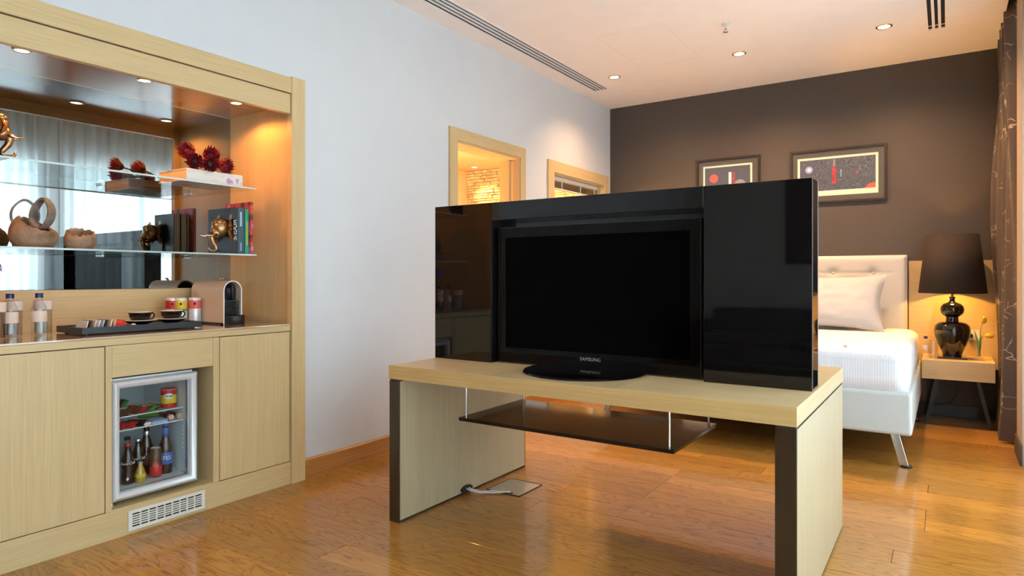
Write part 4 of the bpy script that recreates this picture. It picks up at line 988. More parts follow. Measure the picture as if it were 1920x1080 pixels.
for k, (x, y, m_, m2, nm) in enumerate(((-3.435, 1.865, 'red_paint', 'steel', 'metal canister with dark red top, half hidden at back'), (-3.40, 1.893, 'yellow_paint', 'green_paint', 'metal canister with yellow top behind the right cup'), (-3.375, 1.956, 'coral_paint', 'alu', 'metal canister with coral top beside the coffee machine'))):
    t = thing('tea_canister', nm, 'canister', (x, y, ZT), group='tea canisters on the worktop')
    build('body', MB().lathe([(0, 0), (0.030, 0), (0.031, 0.002), (0.031, 0.082), (0.0305, 0.083), (0, 0.083)], (0, 0, 0), 28), 'alu', t, local=True, smooth=0.7)
    build('colour_band', MB().lathe([(0, 0.083), (0.0314, 0.083), (0.0314, 0.128), (0, 0.128)], (0, 0, 0), 28), m_, t, local=True, smooth=0.7)
    if k == 1: build('green_band', MB().lathe([(0.0316, 0.070), (0.0318, 0.0835), (0.0310, 0.084), (0.030, 0.070)], (0, 0, 0), 28), m2, t, local=True, smooth=0.7)
    build('lid', MB().lathe([(0, 0.128), (0.0308, 0.128), (0.0305, 0.137), (0.027, 0.142), (0, 0.143)], (0, 0, 0), 28), 'alu', t, local=True, smooth=0.7)
    va2 = math.atan2(-y, -x)
    em = MB().sphere((0.0316*math.cos(va2), 0.0316*math.sin(va2), 0.110), (0.004, 0.006, 0.007), 10, 6); build('emblem', em, 'black_plastic', t, local=True, smooth=9)
# coffee machine: arch-shaped shell, black front
t = thing('coffee_machine', 'beige and black capsule coffee machine at right of the worktop', 'coffee machine', (-3.30, 2.048, ZT))
def arch(hw, z0, zt, n=12):
    pts = [(-hw, z0)]; pts += [(hw*math.cos(a), zt-hw+hw*math.sin(a)) for a in [PI-PI*k/n for k in range(n+1)]]; pts.append((hw, z0)); return pts
def arch_shell(x0, x1, hw, th, z0, zt):
    A = arch(hw, z0, zt); B_ = arch(hw-th, z0, zt-th); b = MB(); n = len(A)
    for x in (x0, x1): b.v += [(x, u, w_) for u, w_ in A]+[(x, u, w_) for u, w_ in B_]
    for k in range(n-1):
        b.f += [(k, k+1, 2*n+k+1, 2*n+k), (n+k, 3*n+k, 3*n+k+1, n+k+1), (k, n+k, n+k+1, k+1), (2*n+k, 2*n+k+1, 3*n+k+1, 3*n+k)]
    for k in (0, n-1): b.f.append((k, n+k, 3*n+k, 2*n+k))
    return b
build('shell', arch_shell(-0.175, 0.128, 0.054, 0.006, 0.010, 0.234), 'machine_beige', t, local=True, smooth=0.5)
build('shell_rim', arch_shell(0.128, 0.132, 0.054, 0.005, 0.002, 0.234), 'white_paint', t, local=True, smooth=0.5)
b = MB(); A = arch(0.0475, 0.006, 0.227); n = len(A); b.add([(x, u, w_) for x in (-0.17, 0.085) for u, w_ in A], [tuple(range(n)), tuple(range(2*n-1, n-1, -1))]+[(k, (k+1) % n, (k+1) % n+n, k+n) for k in range(n)])
build('core', b, 'black_plastic', t, local=True, smooth=0.5)
for k in range(9): build('drip_rib', MB().box(0.085, 0.118, -0.046, 0.046, 0.055+k*0.0085, 0.0595+k*0.0085), 'black_plastic', t, local=True, bevel=0.001)
build('spout', MB().tube([(0.085, 0.0, 0.205), (0.118, 0.004, 0.200), (0.122, 0.004, 0.178), (0.110, 0.010, 0.155), (0.104, 0.014, 0.130)], [0.013, 0.012, 0.010, 0.011, 0.012], 10), 'black_plastic', t, local=True, smooth=9)
build('drip_tray', MB().lathe([(0, 0.0), (0.048, 0.0), (0.050, 0.003), (0.050, 0.046), (0.047, 0.049), (0.044, 0.044), (0, 0.044)], (0.140, 0.005, 0), 28), 'black_plastic', t, local=True, smooth=0.7)
build('lever', MB().tube([(0.01, 0, 0.232), (0.03, 0, 0.244), (0.05, 0, 0.244)], [0.006, 0.006, 0.004], 8), 'brass', t, local=True, smooth=9)
wtk = MB(); wtk.box(-0.20, -0.175, -0.045, 0.045, 0.02, 0.20); build('water_tank', wtk, 'smoked_glass', t, local=True, bevel=0.008)
build('base_foot', MB().box(-0.17, 0.09, -0.046, 0.046, 0.0, 0.010), 'black_plastic', t, local=True)
# wall socket behind machine
t = thing('wall_socket', 'white power socket on the niche backsplash beside the machine', 'socket', (XM, 2.02, 0.94))
build('plate', MB().box(XM, XM+0.008, 1.985, 2.055, 0.92, 0.99), 'white_plastic', t, bevel=0.002); build('insert', MB().cyl((XM+0.006, 2.02, 0.955), 0.02, 0.003, 16, 'X'), 'cream_plastic', t)
# purple flowers in a slim vase at the photo's edge
t = thing('flower_vase', 'purple hydrangea in a slim glass vase at the left photo edge', 'vase', (-3.35, 1.03, ZT))
v = MB(); v.open = True; v.lathe([(0, 0), (0.026, 0), (0.028, 0.004), (0.018, 0.06), (0.014, 0.14), (0.018, 0.18), (0.016, 0.18), (0.012, 0.14), (0.015, 0.06), (0.02, 0.01), (0, 0.009)], (0, 0, 0), 20)
build('vase', v, 'tumbler', t, local=True, smooth=0.9)
build('stem', MB().tube([(0, 0, 0.012), (0.002, 0, 0.15), (0, 0, 0.26)], 0.003, 6), 'leaf_green', t, local=True)
b = MB()
for k in range(130):
    zf = random.uniform(-1, 1); a = random.uniform(0, 2*PI); rr = math.sqrt(1-zf*zf)
    nrm = Vector((rr*math.cos(a), rr*math.sin(a), zf)); c_ = Vector((0, 0, 0.285))+Vector((nrm.x*0.052, nrm.y*0.052, nrm.z*0.048))*random.uniform(.9, 1.05)
    A = nrm.orthogonal().normalized(); B_ = nrm.cross(A); s_ = 0.011
    for q in range(4):
        an = q*PI/2; u = A*math.cos(an)+B_*math.sin(an); w_ = A*-math.sin(an)+B_*math.cos(an)
        b.add([c_, c_+u*s_*.6+w_*s_*.45+nrm*.001, c_+u*s_*1.1+nrm*.003, c_+u*s_*.6-w_*s_*.45+nrm*.001], [(0, 1, 2, 3)])
build('florets', b, 'petal_purple', t, local=True)
build('flower_core', MB().sphere((0, 0, 0.285), (0.046, 0.046, 0.042), 14, 10), 'petal_purple', t, local=True, smooth=9)

# ------------------------------------------------------------------ TV table
TX0, TX1, TY0, TY1, TZ = -2.130, -0.386, 2.160, 3.230, 0.716
t = thing('tv_table', 'long light oak table with slab sides carrying the television', 'table', ((TX0+TX1)/2, (TY0+TY1)/2, 0))
zs = TZ-0.062
bd = [TX0, TX0+0.55, TX0+1.13, TX1]
core = MB().box(TX0+0.002, TX1-0.002, TY0+0.002, TY1-0.002, zs, TZ-0.002)
build('top_core', core, 'pale_x', t)
build('edge_strip', MB().box(TX0, TX1, TY0, TY0+0.002, zs, TZ-0.001), 'oak_warm_bounce', t)
build('edge_strip', MB().box(TX0, TX1, TY1-0.002, TY1, zs, TZ-0.001), 'oak_x', t)
build('edge_strip', MB().box(TX1-0.002, TX1, TY0+0.002, TY1-0.002, zs, TZ-0.001), 'pale_y', t)
build('edge_strip', MB().box(TX0, TX0+0.002, TY0+0.002, TY1-0.002, zs, TZ-0.001), 'pale_y', t)
build('veneer_sheet', MB().box(bd[0], bd[1], TY0, TY1, TZ-0.001, TZ), 'oak_x', t)
build('veneer_sheet', MB().box(bd[1], bd[2], TY0, TY1, TZ-0.001, TZ), 'pale_x', t)
build('veneer_sheet', MB().box(bd[2], bd[3], TY0, TY1, TZ-0.001, TZ), 'oak_x', t)
for (a, c, sgn) in ((TX0, TX0+0.062, 1), (TX1-0.066, TX1, -1)):
    s_ = build('side_panel', MB().box(a+0.001, c-0.001, TY0+0.003, TY1-0.003, 0.0, zs-0.007), 'bronze_dark', t, bevel=0.001)
    build('shadow_gap', MB().box(a+0.004, c-0.004, TY0+0.006, TY1-0.006, zs-0.007, zs), 'shadow_gap', t)
    for xx in (a-0.0, c-0.001): build('veneer_face', MB().box(xx, xx+0.001, TY0+0.010, TY1-0.012, 0.012, zs-0.009), 'pale_z', t)
# hung smoked shelf
hs_ = thing('hanging_shelf', 'dark smoked shelf hung on thin rods under the table top', 'shelf', (-1.282, 2.47, 0.495))
hz0, hz1 = 0.492, 0.507; hx0, hx1, hy0, hy1 = -1.775, -0.803, 2.228, 2.735
build('panel', MB().box(hx0, hx1, hy0, hy1, hz0, hz1), 'shelf_dark', hs_, bevel=0.0015)
for x in (hx0+0.025, hx1-0.025):
    for y in (hy0+0.022, hy1-0.022):
        build('rod', MB().cyl((x, y, hz1), 0.0045, zs-hz1, 12), 'chrome', hs_)
# black gloss TV surround
PY0, PY1, PX0, PX1, PZ = 2.490, 2.612, -2.165+0.03, -0.394, 1.472
ox0, ox1, oz = -1.786, -0.780, 1.388
s_ = thing('tv_surround', 'glossy black panel surround standing on the table around the television', 'tv panel', ((PX0+PX1)/2, (PY0+PY1)/2, TZ))
build('wing', MB().box(PX0, ox0, PY0, PY1, TZ, PZ), 'gloss_black', s_, bevel=0.002)
build('wing', MB().box(ox1, PX1, PY0, PY1, TZ, PZ), 'gloss_black', s_, bevel=0.002)
build('head_panel', MB().box(ox0, ox1, PY0, PY1, oz, PZ), 'gloss_black', s_, bevel=0.002)
build('back_panel', MB().box(ox0, ox1, PY1-0.015, PY1-0.001, TZ, oz), 'gloss_black', s_)
for (a, c) in ((PX1, PX1+0.001),): build('metal_edge', MB().box(a, c, PY0, PY0+0.004, TZ, PZ), 'steel', s_); build('metal_edge', MB().box(a, c, PY1-0.004, PY1, TZ, PZ), 'steel', s_)
# television
tv = thing('television', 'black flat-screen television on a round swivel stand', 'television', (-1.286, 2.46, TZ))
vx0, vx1, vz0, vz1, vy = -1.770, -0.800, TZ+0.004, 1.354, 2.528
sx0, sx1, szz0, szz1 = -1.731, -0.846, 0.790, 1.306
f = MB(); f.box(vx0, vx1, vy, vy+0.055, szz1, vz1); f.box(vx0, vx1, vy, vy+0.055, vz0, szz0); f.box(vx0, sx0, vy, vy+0.055, szz0, szz1); f.box(sx1, vx1, vy, vy+0.055, szz0, szz1)
build('bezel', f, 'tv_black', tv)
f = MB(); q = 0.0022
f.box(vx0, vx1, vy-0.002, vy+0.002, vz1-q, vz1); f.box(vx0, vx0+q, vy-0.002, vy+0.002, vz0, vz1); f.box(vx1-q, vx1, vy-0.002, vy+0.002, vz0, vz1); f.box(vx0, vx1, vy-0.002, vy+0.002, vz0, vz0+q)
build('bezel_trim', f, 'bronze_dark', tv)
build('screen', MB().box(sx0, sx1, vy+0.006, vy+0.03, szz0, szz1), 'screen_black', tv)
build('back_shell', MB().box(vx0+0.02, vx1-0.02, vy+0.055, vy+0.068, vz0+0.05, vz1-0.02), 'black_plastic', tv)
build('stand_base', MB().lathe([(0, 0), (0.255, 0), (0.262, 0.003), (0.258, 0.008), (0.20, 0.012), (0.08, 0.016), (0, 0.016)], (-1.286, 2.470, TZ), 56), 'tv_black', tv, smooth=0.8)
text('SAMSUNG', 0.021, 'steel', tv, (-1.286, vy-0.0008, 0.762), (1, 0, 0), (0, 0, 1), sx=1.05)
# floor socket box and cables
t = thing('floor_box', 'square metal floor socket lid under the table', 'floor socket', (-1.91, 2.875, 0.0))
bx = (-2.014, -1.808, 2.762, 2.990)
build('lid', MB().box(bx[0]+0.004, bx[1]-0.004, bx[2]+0.004, bx[3]-0.004, 0.0, 0.0035), 'steel', t)
f = MB(); f.box(bx[0], bx[1], bx[2], bx[2]+0.004, 0, 0.005); f.box(bx[0], bx[1], bx[3]-0.004, bx[3], 0, 0.005); f.box(bx[0], bx[0]+0.004, bx[2]+0.004, bx[3]-0.004, 0, 0.005); f.box(bx[1]-0.004, bx[1], bx[2]+0.004, bx[3]-0.004, 0, 0.005)
build('rim', f, 'bronze_dark', t)
build('cable_notch', MB().box(-1.90, -1.86, 2.772, 2.790, 0.0035, 0.0042), 'slot_dark', t)
gx = TX0+0.062
t = thing('cable_grommet', 'black oval cable outlet low on the table side', 'grommet', (gx, 2.655, 0.0))
g = MB(); pts = [(0.045*math.cos(2*PI*k/20)*1.0, 0.020*math.sin(2*PI*k/20)) for k in range(20)]
g.add([(gx+x, 2.655+u, 0.026+w_) for x in (0.0005, 0.012) for u, w_ in pts], [tuple(range(20)), tuple(range(39, 19, -1))]+[(k, (k+1) % 20, (k+1) % 20+20, k+20) for k in range(20)])
build('ring', g, 'black_plastic', t)
for k, (dy, lab1) in enumerate(((0.0, 'front white power cable running into the floor socket'), (0.018, 'rear white power cable running into the floor socket'))):
    pts = [(gx+0.010, 2.648+dy, 0.030), (gx+0.03, 2.650+dy, 0.024), (gx+0.07, 2.675+dy, 0.012), (gx+0.11, 2.708+dy*1.5, 0.0105+0.002*k), (gx+0.15, 2.735+dy, 0.0110), (-1.89, 2.770+dy*0.3, 0.0100), (-1.876, 2.781+dy*0.2, 0.0075)]
    build('power_cable', MB().tube(pts, 0.0042, 8), 'cable_white', smooth=9, label=lab1, cat='cable', group='cables under the table')

# ------------------------------------------------------------------ bed
BX0, BX1, BYF = -2.215, -0.165, 4.350
bed = thing('bed', 'white upholstered double bed with tufted headboard and chrome legs', 'bed', ((BX0+BX1)/2, 5.2, 0))
build('base', MB().box(BX0, BX1, BYF, 6.15, 0.205, 0.455), 'leather_white', bed, bevel=0.018, seg=3)
def matt(u, v): return None
def rbox(x0, x1, y0, y1, z0, z1, r, n=5, wob=0.0):
    """soft box: rounded top edges and vertical corners, slight cloth waves on the sides"""
    b = MB(); rows = []
    prof = [(0.0, z0), (0.0, (z0*2+z1)/3), (0.0, z1-r)]+[(r-r*math.cos(PI/2*k/n), z1-r+r*math.sin(PI/2*k/n)) for k in range(1, n+1)]
    cr = 0.07
    def outline(ins):
        pts = []
        X0_, X1_, Y0_, Y1_ = x0+ins, x1-ins, y0+ins, y1-ins; c = max(0.02, cr-ins*0.3)
        nx = 60
        for (cx, cy, a0) in ((X1_-c, Y0_+c, -PI/2), (X1_-c, Y1_-c, 0), (X0_+c, Y1_-c, PI/2), (X0_+c, Y0_+c, PI)):
            for k in range(5): a = a0+PI/2*k/4; pts.append((cx+c*math.cos(a), cy+c*math.sin(a)))
        out = []
        for i in range(len(pts)):
            p0, p1 = Vector(pts[i]), Vector(pts[(i+1) % len(pts)]); L = (p1-p0).length; m = max(1, int(L/0.035)) if ins < 1 else 1
            out += [tuple(p0.lerp(p1, j/m)) for j in range(m)]
        return out
    base = outline(0.0); cx, cy = (x0+x1)/2, (y0+y1)/2; N = len(base)
    for ins, z in prof:
        ring = []
        for (x, y) in base:
            fx = (abs(x-cx)-ins)/max(1e-6, abs(x-cx)) if abs(x-cx) > (x1-x0)*0.35 else 1
            fy = (abs(y-cy)-ins)/max(1e-6, abs(y-cy)) if abs(y-cy) > (y1-y0)*0.35 else 1
            q = noise.noise(Vector((x*9, y*9, z*2)))*wob*(1 if ins == 0 else 0.3)*(1.3 if z == z0 else 1)
            d_ = Vector((x-cx, y-cy)).normalized()
            ring.append((cx+(x-cx)*fx+d_.x*q, cy+(y-cy)*fy+d_.y*q, z+(noise.noise(Vector((x*4, y*4, 3)))*wob*0.8 if z == z0 else 0)))
        rows.append(ring)
    vs = [q for r_ in rows for q in r_]; fs = []
    for i in range(len(rows)-1):
        for k in range(N): l = (k+1) % N; fs.append((i*N+k, i*N+l, (i+1)*N+l, (i+1)*N+k))
    fs.append(tuple(reversed(range(N)))); fs.append(tuple(range((len(rows)-1)*N, len(rows)*N)))
    return b.add(vs, fs)
build('mattress', rbox(BX0+0.022, BX1-0.018, BYF+0.012, 6.14, 0.440, 0.705, 0.075, wob=0.010), 'sheet', bed, smooth=9)
# headboard: tufted
HX0, HX1, HZ1 = -2.14, -0.268, 1.302; hy = 6.175
btn = [(HX1-0.235-0.325*k, zz) for k in range(5) for zz in (1.145, 0.955)]+[(HX1-0.072-0.325*k, zz) for k in range(6) for zz in ()]
btn = [(HX1-0.24-0.30*k+(0.0 if r_ == 0 else -0.15), zz) for k in range(6) for r_, zz in enumerate((1.155, 1.0)) if HX1-0.24-0.30*k > HX0+0.2]
def hbf(u, v):
    x = HX0+(HX1-HX0)*u; z = 0.46+(HZ1-0.46)*v
    dx = min(u, 1-u)*(HX1-HX0); dz = (1-v)*(HZ1-0.46)
    edge = min(1, min(dx, dz)/0.05); dep = 0.030*math.sqrt(max(0, 1-(1-edge)**2))
    for (bx_, bz_) in btn:
        d2 = (x-bx_)**2+(z-bz_)**2; dep -= 0.020*math.exp(-d2/0.0016)
        if abs(z-bz_) < 0.03 and abs(x-bx_) < 0.15: dep -= 0.005*math.exp(-(z-bz_)**2/0.00008)
    return (x, hy-dep, z)
g = MB().grid(hbf, 150, 70)
g.box(HX0, HX1, hy, YB-0.002, 0.16, HZ1)
build('headboard', g, 'leather_cream', bed, smooth=0.9)
for (x, z) in btn: build('button', MB().sphere((x, hy-0.008, z), (0.012, 0.007, 0.012), 10, 6), 'leather_cream', bed, smooth=9)
for (x, sx) in ((BX1-0.10, 1), (BX0+0.10, -1)):
    for (y, sy) in ((BYF+0.14, -1), (5.95, 0)):
        b = MB(); top = Vector((x, y, 0.212)); bot = Vector((x+sx*0.055, y+sy*0.02, 0.008)); w_ = 0.024; th = 0.010
        b.add([top+Vector((-w_, -th, 0)), top+Vector((w_, -th, 0)), top+Vector((w_, th, 0)), top+Vector((-w_, th, 0)), bot+Vector((-w_, -th, 0)), bot+Vector((w_, -th, 0)), bot+Vector((w_, th, 0)), bot+Vector((-w_, th, 0))], [(0, 1, 2, 3), (7, 6, 5, 4), (0, 4, 5, 1), (1, 5, 6, 2), (2, 6, 7, 3), (3, 7, 4, 0)])
        lg = build('leg', b, 'chrome', bed, bevel=0.002)
        build('foot_pad', MB().lathe([(0, 0), (0.030, 0), (0.032, 0.006), (0.026, 0.012), (0, 0.012)], (bot.x+sx*0.012, bot.y, 0), 20), 'black_plastic', lg)
def pillow(label, cx, cy, cz, wd, ht, th, tilt, yaw=0.0, group='pillows on the bed', seed=0):
    b = MB(); nu, nv = 34, 24; vs = []; fs = []
    for sgn in (1, -1):
        base = len(vs)
        for j in range(nv+1):
            for i in range(nu+1):
                u, v = -1+2*i/nu, -1+2*j/nv
                pu = 1-0.13*(1-abs(v)**1.6)*abs(u)**3; pv = 1-0.17*(1-abs(u)**1.6)*abs(v)**3
                tk = (max(0, 1-abs(u)**2.2)*max(0, 1-abs(v)**2.2))**0.62
                nzv = 0.020*noise.noise(Vector((u*2.2+seed, v*2.2, sgn)))+0.010*noise.noise(Vector((u*5+seed, v*6, sgn*2)))
                vs.append((u*wd/2*pu, -sgn*(th/2*tk+nzv*tk), v*ht/2*pv))
        for j in range(nv):
            for i in range(nu):
                q = (base+j*(nu+1)+i, base+j*(nu+1)+i+1, base+(j+1)*(nu+1)+i+1, base+(j+1)*(nu+1)+i); fs.append(q if sgn > 0 else tuple(reversed(q)))
    b.add(vs, fs); b.xf(Matrix.Rotation(yaw, 4, 'Z') @ Matrix.Rotation(-tilt, 4, 'X'))
    zmin = min(q[2] for q in b.v)
    b.xf(Matrix.Translation((cx, cy, cz-zmin)))
    return build('pillow', b, 'pillow_cotton', smooth=9, label=label, cat='pillow', group=group)
pillow('white pillow leaning at the front on the bed', -0.790, 5.75, 0.704, 0.80, 0.50, 0.22, 0.50, 0.0, seed=1)
pillow('white pillow behind the front one against the headboard', -0.760, 5.99, 0.704, 0.72, 0.43, 0.16, 0.22, 0.0, seed=5)

# ------------------------------------------------------------------ nightstand corner
build('wall_panel', MB().box(-0.262, XR, YB-0.022, YB, 0.40, 1.254), 'oak_x', bevel=0.001, label='plain oak wall panel behind the bedside lamp', cat='wall panel')
NX0, NX1, NY0, NY1, NZ0, NZ1 = -0.158, 0.290, 5.80, YB-0.023, 0.357, 0.500
ns = thing('nightstand', 'oak block nightstand on splayed black legs', 'nightstand', ((NX0+NX1)/2, (NY0+NY1)/2, 0))
build('body', MB().box(NX0, NX1, NY0+0.018, NY1, NZ0, NZ1-0.001), 'oak_x', ns, bevel=0.001)
build('drawer_front', MB().box(NX0, NX1, NY0, NY0+0.016, NZ0, NZ1), 'oak_x', ns, bevel=0.0015)
for (xt, xb) in ((NX0+0.10, NX0+0.025), (NX1-0.10, NX1-0.02)):
    for y in (NY0+0.10, NY1-0.06):
        b = MB(); w_ = 0.013
        b.add([(x+dx, y+dy, z) for (x, z) in ((xt, NZ0+0.001), (xb, 0.0)) for dx, dy in ((-w_, -w_), (w_, -w_), (w_, w_), (-w_, w_))], [(0, 1, 2, 3), (7, 6, 5, 4), (0, 4, 5, 1), (1, 5, 6, 2), (2, 6, 7, 3), (3, 7, 4, 0)])
        build('leg', b, 'black_plastic', ns)
build('lamp_cable', MB().tube([(-0.02, 6.20, 0.352), (0.06, 6.18, 0.30), (0.075, 6.17, 0.22), (0.03, 6.17, 0.14), (-0.05, 6.18, 0.10), (-0.14, 6.20, 0.11)], 0.004, 8), 'black_plastic', ns, smooth=9)
# lamp
LX, LY = 0.034, 6.02
lp = thing('table_lamp', 'big table lamp with black gourd base and brown drum shade', 'lamp', (LX, LY, NZ1))
build('plinth', MB().box(-0.095, 0.095, -0.095, 0.095, 0, 0.014), 'ceramic_black', lp, local=True, bevel=0.003)
gp = [(0.0, 0.014), (0.062, 0.014), (0.062, 0.024), (0.070, 0.05), (0.095, 0.11), (0.113, 0.165), (0.119, 0.215), (0.113, 0.248), (0.092, 0.270), (0.060, 0.279), (0.044, 0.281), (0.041, 0.300), (0.042, 0.316), (0.058, 0.326), (0.074, 0.346), (0.079, 0.372), (0.074, 0.396), (0.058, 0.414), (0.034, 0.424), (0.020, 0.432), (0.016, 0.450), (0.022, 0.470), (0.0, 0.471)]
build('base', MB().lathe(gp, (0, 0, 0), 40), 'ceramic_black', lp, local=True, smooth=0.9)
build('stem', MB().cyl((0, 0, 0.47), 0.010, 0.09, 12), 'brass', lp, local=True)
b = MB(); b.open = True; b.lathe([(0.222, 0.498), (0.172, 0.945)], (0, 0, 0), 48)
sh = build('shade', b, 'lampshade', lp, local=True, smooth=9)
so = sh.modifiers.new('solid', 'SOLIDIFY'); so.thickness = 0.003
b = MB()
for k in range(3): a = 2*PI*k/3; b.tube([(0, 0, 0.935), (0.173*math.cos(a), 0.173*math.sin(a), 0.935)], 0.0025, 6)
build('spider', b, 'brass', lp, local=True)
build('bulb', MB().sphere((0, 0, 0.63), (0.030, 0.030, 0.045), 16, 10), 'bulb_glow', lp, local=True, smooth=9)
pl = bpy.data.lights.new('lamp_bulb', 'POINT'); pl.energy = 125; pl.color = (1.0, 0.49, 0.07); pl.shadow_soft_size = 0.035
po = bpy.data.objects.new('lamp_bulb', pl); col.objects.link(po); po.parent = lp; po.location = (0, 0, 0.63)
build('shade_pole', MB().cyl((0, 0, 0.66), 0.004, 0.275, 8), 'brass', lp, local=True)
# bedside things
bottle('water_bottle', 'small clear water bottle with dark cap on the nightstand', (-0.135, 5.90, NZ1), [(0, 0), (0.018, 0), (0.020, 0.003), (0.020, 0.10), (0.018, 0.115), (0.011, 0.135), (0.010, 0.150), (0, 0.150)], 'pet', [(0, 0.149), (0.0125, 0.149), (0.0125, 0.168), (0, 0.168)], 'cap_blue', [(0.0203, 0.055, 0.10, 'paper_pink')])
tumbler('clear drinking glass beside the lamp on the nightstand', (-0.084, 5.875, NZ1), 0.030, 0.14).pop('group')
build('paper_coaster', MB().cyl((-0.105, 5.845, NZ1), 0.045, 0.0012, 28), 'white_paint', label='thin white paper coaster on the nightstand', cat='coaster') if False else None
t = thing('bud_vase', 'small clear bud vase with two yellow tulips on the nightstand', 'vase', (0.198, 5.90, NZ1))
v = MB(); v.open = True; v.lathe([(0, 0), (0.034, 0), (0.036, 0.006), (0.030, 0.022), (0.013, 0.034), (0.010, 0.07), (0.012, 0.12), (0.010, 0.12), (0.008, 0.07), (0.010, 0.036), (0, 0.03)], (0, 0, 0), 24)
build('vase', v, 'tumbler', t, local=True, smooth=0.9)
for (pts, c, d_) in (([(0, 0, 0.03), (0.002, 0, 0.14), (0.012, 0, 0.25), (0.024, 0, 0.288)], (0.028, 0, 0.302), (0.2, 0, 1)), ([(0, 0, 0.03), (0.004, -0.002, 0.13), (0.022, -0.004, 0.185), (0.040, -0.005, 0.190)], (0.060, -0.006, 0.190), (1, -0.1, 0.1))):
    build('stem', MB().tube(pts, 0.0022, 6), 'leaf_green', t, local=True, smooth=9)
    D_ = Vector(d_).normalized(); A = D_.orthogonal().normalized(); B_ = D_.cross(A); M = Matrix((A, B_, D_)).transposed().to_4x4()
    fb = MB().lathe([(0, -0.026), (0.012, -0.022), (0.0185, -0.006), (0.018, 0.010), (0.010, 0.026), (0.0, 0.031)], (0, 0, 0), 12)
    for k in range(6):
        a = 2*PI*k/6
        fb.add([(0.010*math.cos(a-.5), 0.010*math.sin(a-.5), -0.02), (0.010*math.cos(a+.5), 0.010*math.sin(a+.5), -0.02), (0.0205*math.cos(a+.4), 0.0205*math.sin(a+.4), 0.004), (0.014*math.cos(a), 0.014*math.sin(a), 0.036), (0.0205*math.cos(a-.4), 0.0205*math.sin(a-.4), 0.004)], [(0, 1, 2, 4), (4, 2, 3)])
    build('tulip', fb.xf(Matrix.Translation(c) @ M), 'tulip_yellow', t, local=True, smooth=0.8)
lf = MB()
for (dx, h, s_) in ((-0.03, 0.20, 1), (0.015, 0.16, -1)):
    lf.grid(lambda u, v, dx=dx, h=h: (dx*v*v+(u-0.5)*0.018*math.sin(PI*min(1, v*0.9+0.08)), 0.004*math.sin(v*3), 0.03+h*v), 2, 8)
build('leaf', lf, 'leaf_green', t, local=True, smooth=9)
t = thing('wall_socket', 'white power socket on the oak panel behind the lamp', 'socket', (0.172, YB-0.030, 0.63))
build('plate', MB().box(0.125, 0.215, YB-0.030, YB-0.022, 0.625, 0.705), 'white_plastic', t, bevel=0.002); build('insert', MB().cyl((0.17, YB-0.032, 0.665), 0.022, 0.003, 16, 'Y'), 'cream_plastic', t); build('plug', MB().lathe([(0.014, -0.028), (0.017, -0.024), (0.017, 0)], (0.155, YB-0.032, 0.66), 16, 'Y'), 'black_plastic', t, smooth=0.7)

# ------------------------------------------------------------------ brown drape by the window
def drape(u, v):
    z = 0.012+(ZC+0.13)*v
    yy = 6.215-0.86*u
    amp = 0.062+0.012*math.sin(5*v+2)
    ph = 2*PI*4.4*u
    mid = math.exp(-((v-0.52)/0.26)**2)
    x = 0.392+amp*math.sin(ph+0.5*math.sin(4*v))+0.010*math.sin(3.1*ph+7*v)-0.085*mid*(1-u)**2-0.02*math.exp(-v*14)
    yy += 0.03*math.cos(ph*0.5+3*v)+0.05*mid*(u-0.5)
    return (min(x, 0.60), min(yy, YB-0.028), z)
nu, nv = 190, 46
g = MB().grid(drape, nu, nv)
o = build('brown_drape', g, 'brown_curtain', smooth=9, label='brown patterned satin curtain hanging in the corner by the nightstand', cat='curtain')
uvl = o.data.uv_layers.new(name='UVMap')
for pl_ in o.data.polygons:
    for li in pl_.loop_indices:
        vi = o.data.loops[li].vertex_index; uvl.data[li].uv = ((vi % (nu+1))/nu*1.9, (vi//(nu+1))/nv*3.0)

# ------------------------------------------------------------------ pictures on the back wall
def art_mat(name, kind):
    m, nt, p = newmat(name)
    tc = nt.nodes.new('ShaderNodeTexCoord')
    wv = nt.nodes.new('ShaderNodeTexNoise'); wv.inputs['Scale'].default_value = 9 if kind == 2 else 26; wv.inputs['Detail'].default_value = 2; wv.inputs['Distortion'].default_value = 1.8
    mp = nt.nodes.new('ShaderNodeMapping'); mp.inputs['Scale'].default_value = (1.0, 1.0, 1.6)
    nt.links.new(tc.outputs['Object'], mp.inputs['Vector']); nt.links.new(mp.outputs[0], wv.inputs['Vector'])
    ml = nt.nodes.new('ShaderNodeMath'); ml.operation = 'MULTIPLY'; ml.inputs[1].default_value = 14
    fr = nt.nodes.new('ShaderNodeMath'); fr.operation = 'FRACT'
    nt.links.new(wv.outputs['Fac'], ml.inputs[0]); nt.links.new(ml.outputs[0], fr.inputs[0])
    cr = nt.nodes.new('ShaderNodeValToRGB')
    cr.color_ramp.elements[0].color = (0.030, 0.030, 0.045, 1); cr.color_ramp.elements[1].color = (0.055, 0.052, 0.075, 1)
    e = cr.color_ramp.elements.new(0.45); e.color = (0.06, 0.065, 0.095, 1); e = cr.color_ramp.elements.new(0.62); e.color = (0.20, 0.22, 0.29, 1); e = cr.color_ramp.elements.new(0.80); e.color = (0.05, 0.05, 0.075, 1)
    nt.links.new(fr.outputs[0], cr.inputs['Fac']); nt.links.new(cr.outputs['Color'], p.inputs['Base Color']); p.inputs['Roughness'].default_value = 0.5
art_mat('art_small', 1); art_mat('art_large', 2)
pm('art_blue', (0.28, 0.34, 0.55), 0.5); pm('art_white', (0.70, 0.72, 0.78), 0.5); pm('art_red', (0.45, 0.03, 0.05), 0.5, var=0.5, vscale=40); pm('art_orange', (0.60, 0.10, 0.07), 0.5, var=0.2); pm('art_grey', (0.28, 0.24, 0.27), 0.6); pm('art_violet', (0.07, 0.065, 0.15), 0.5)
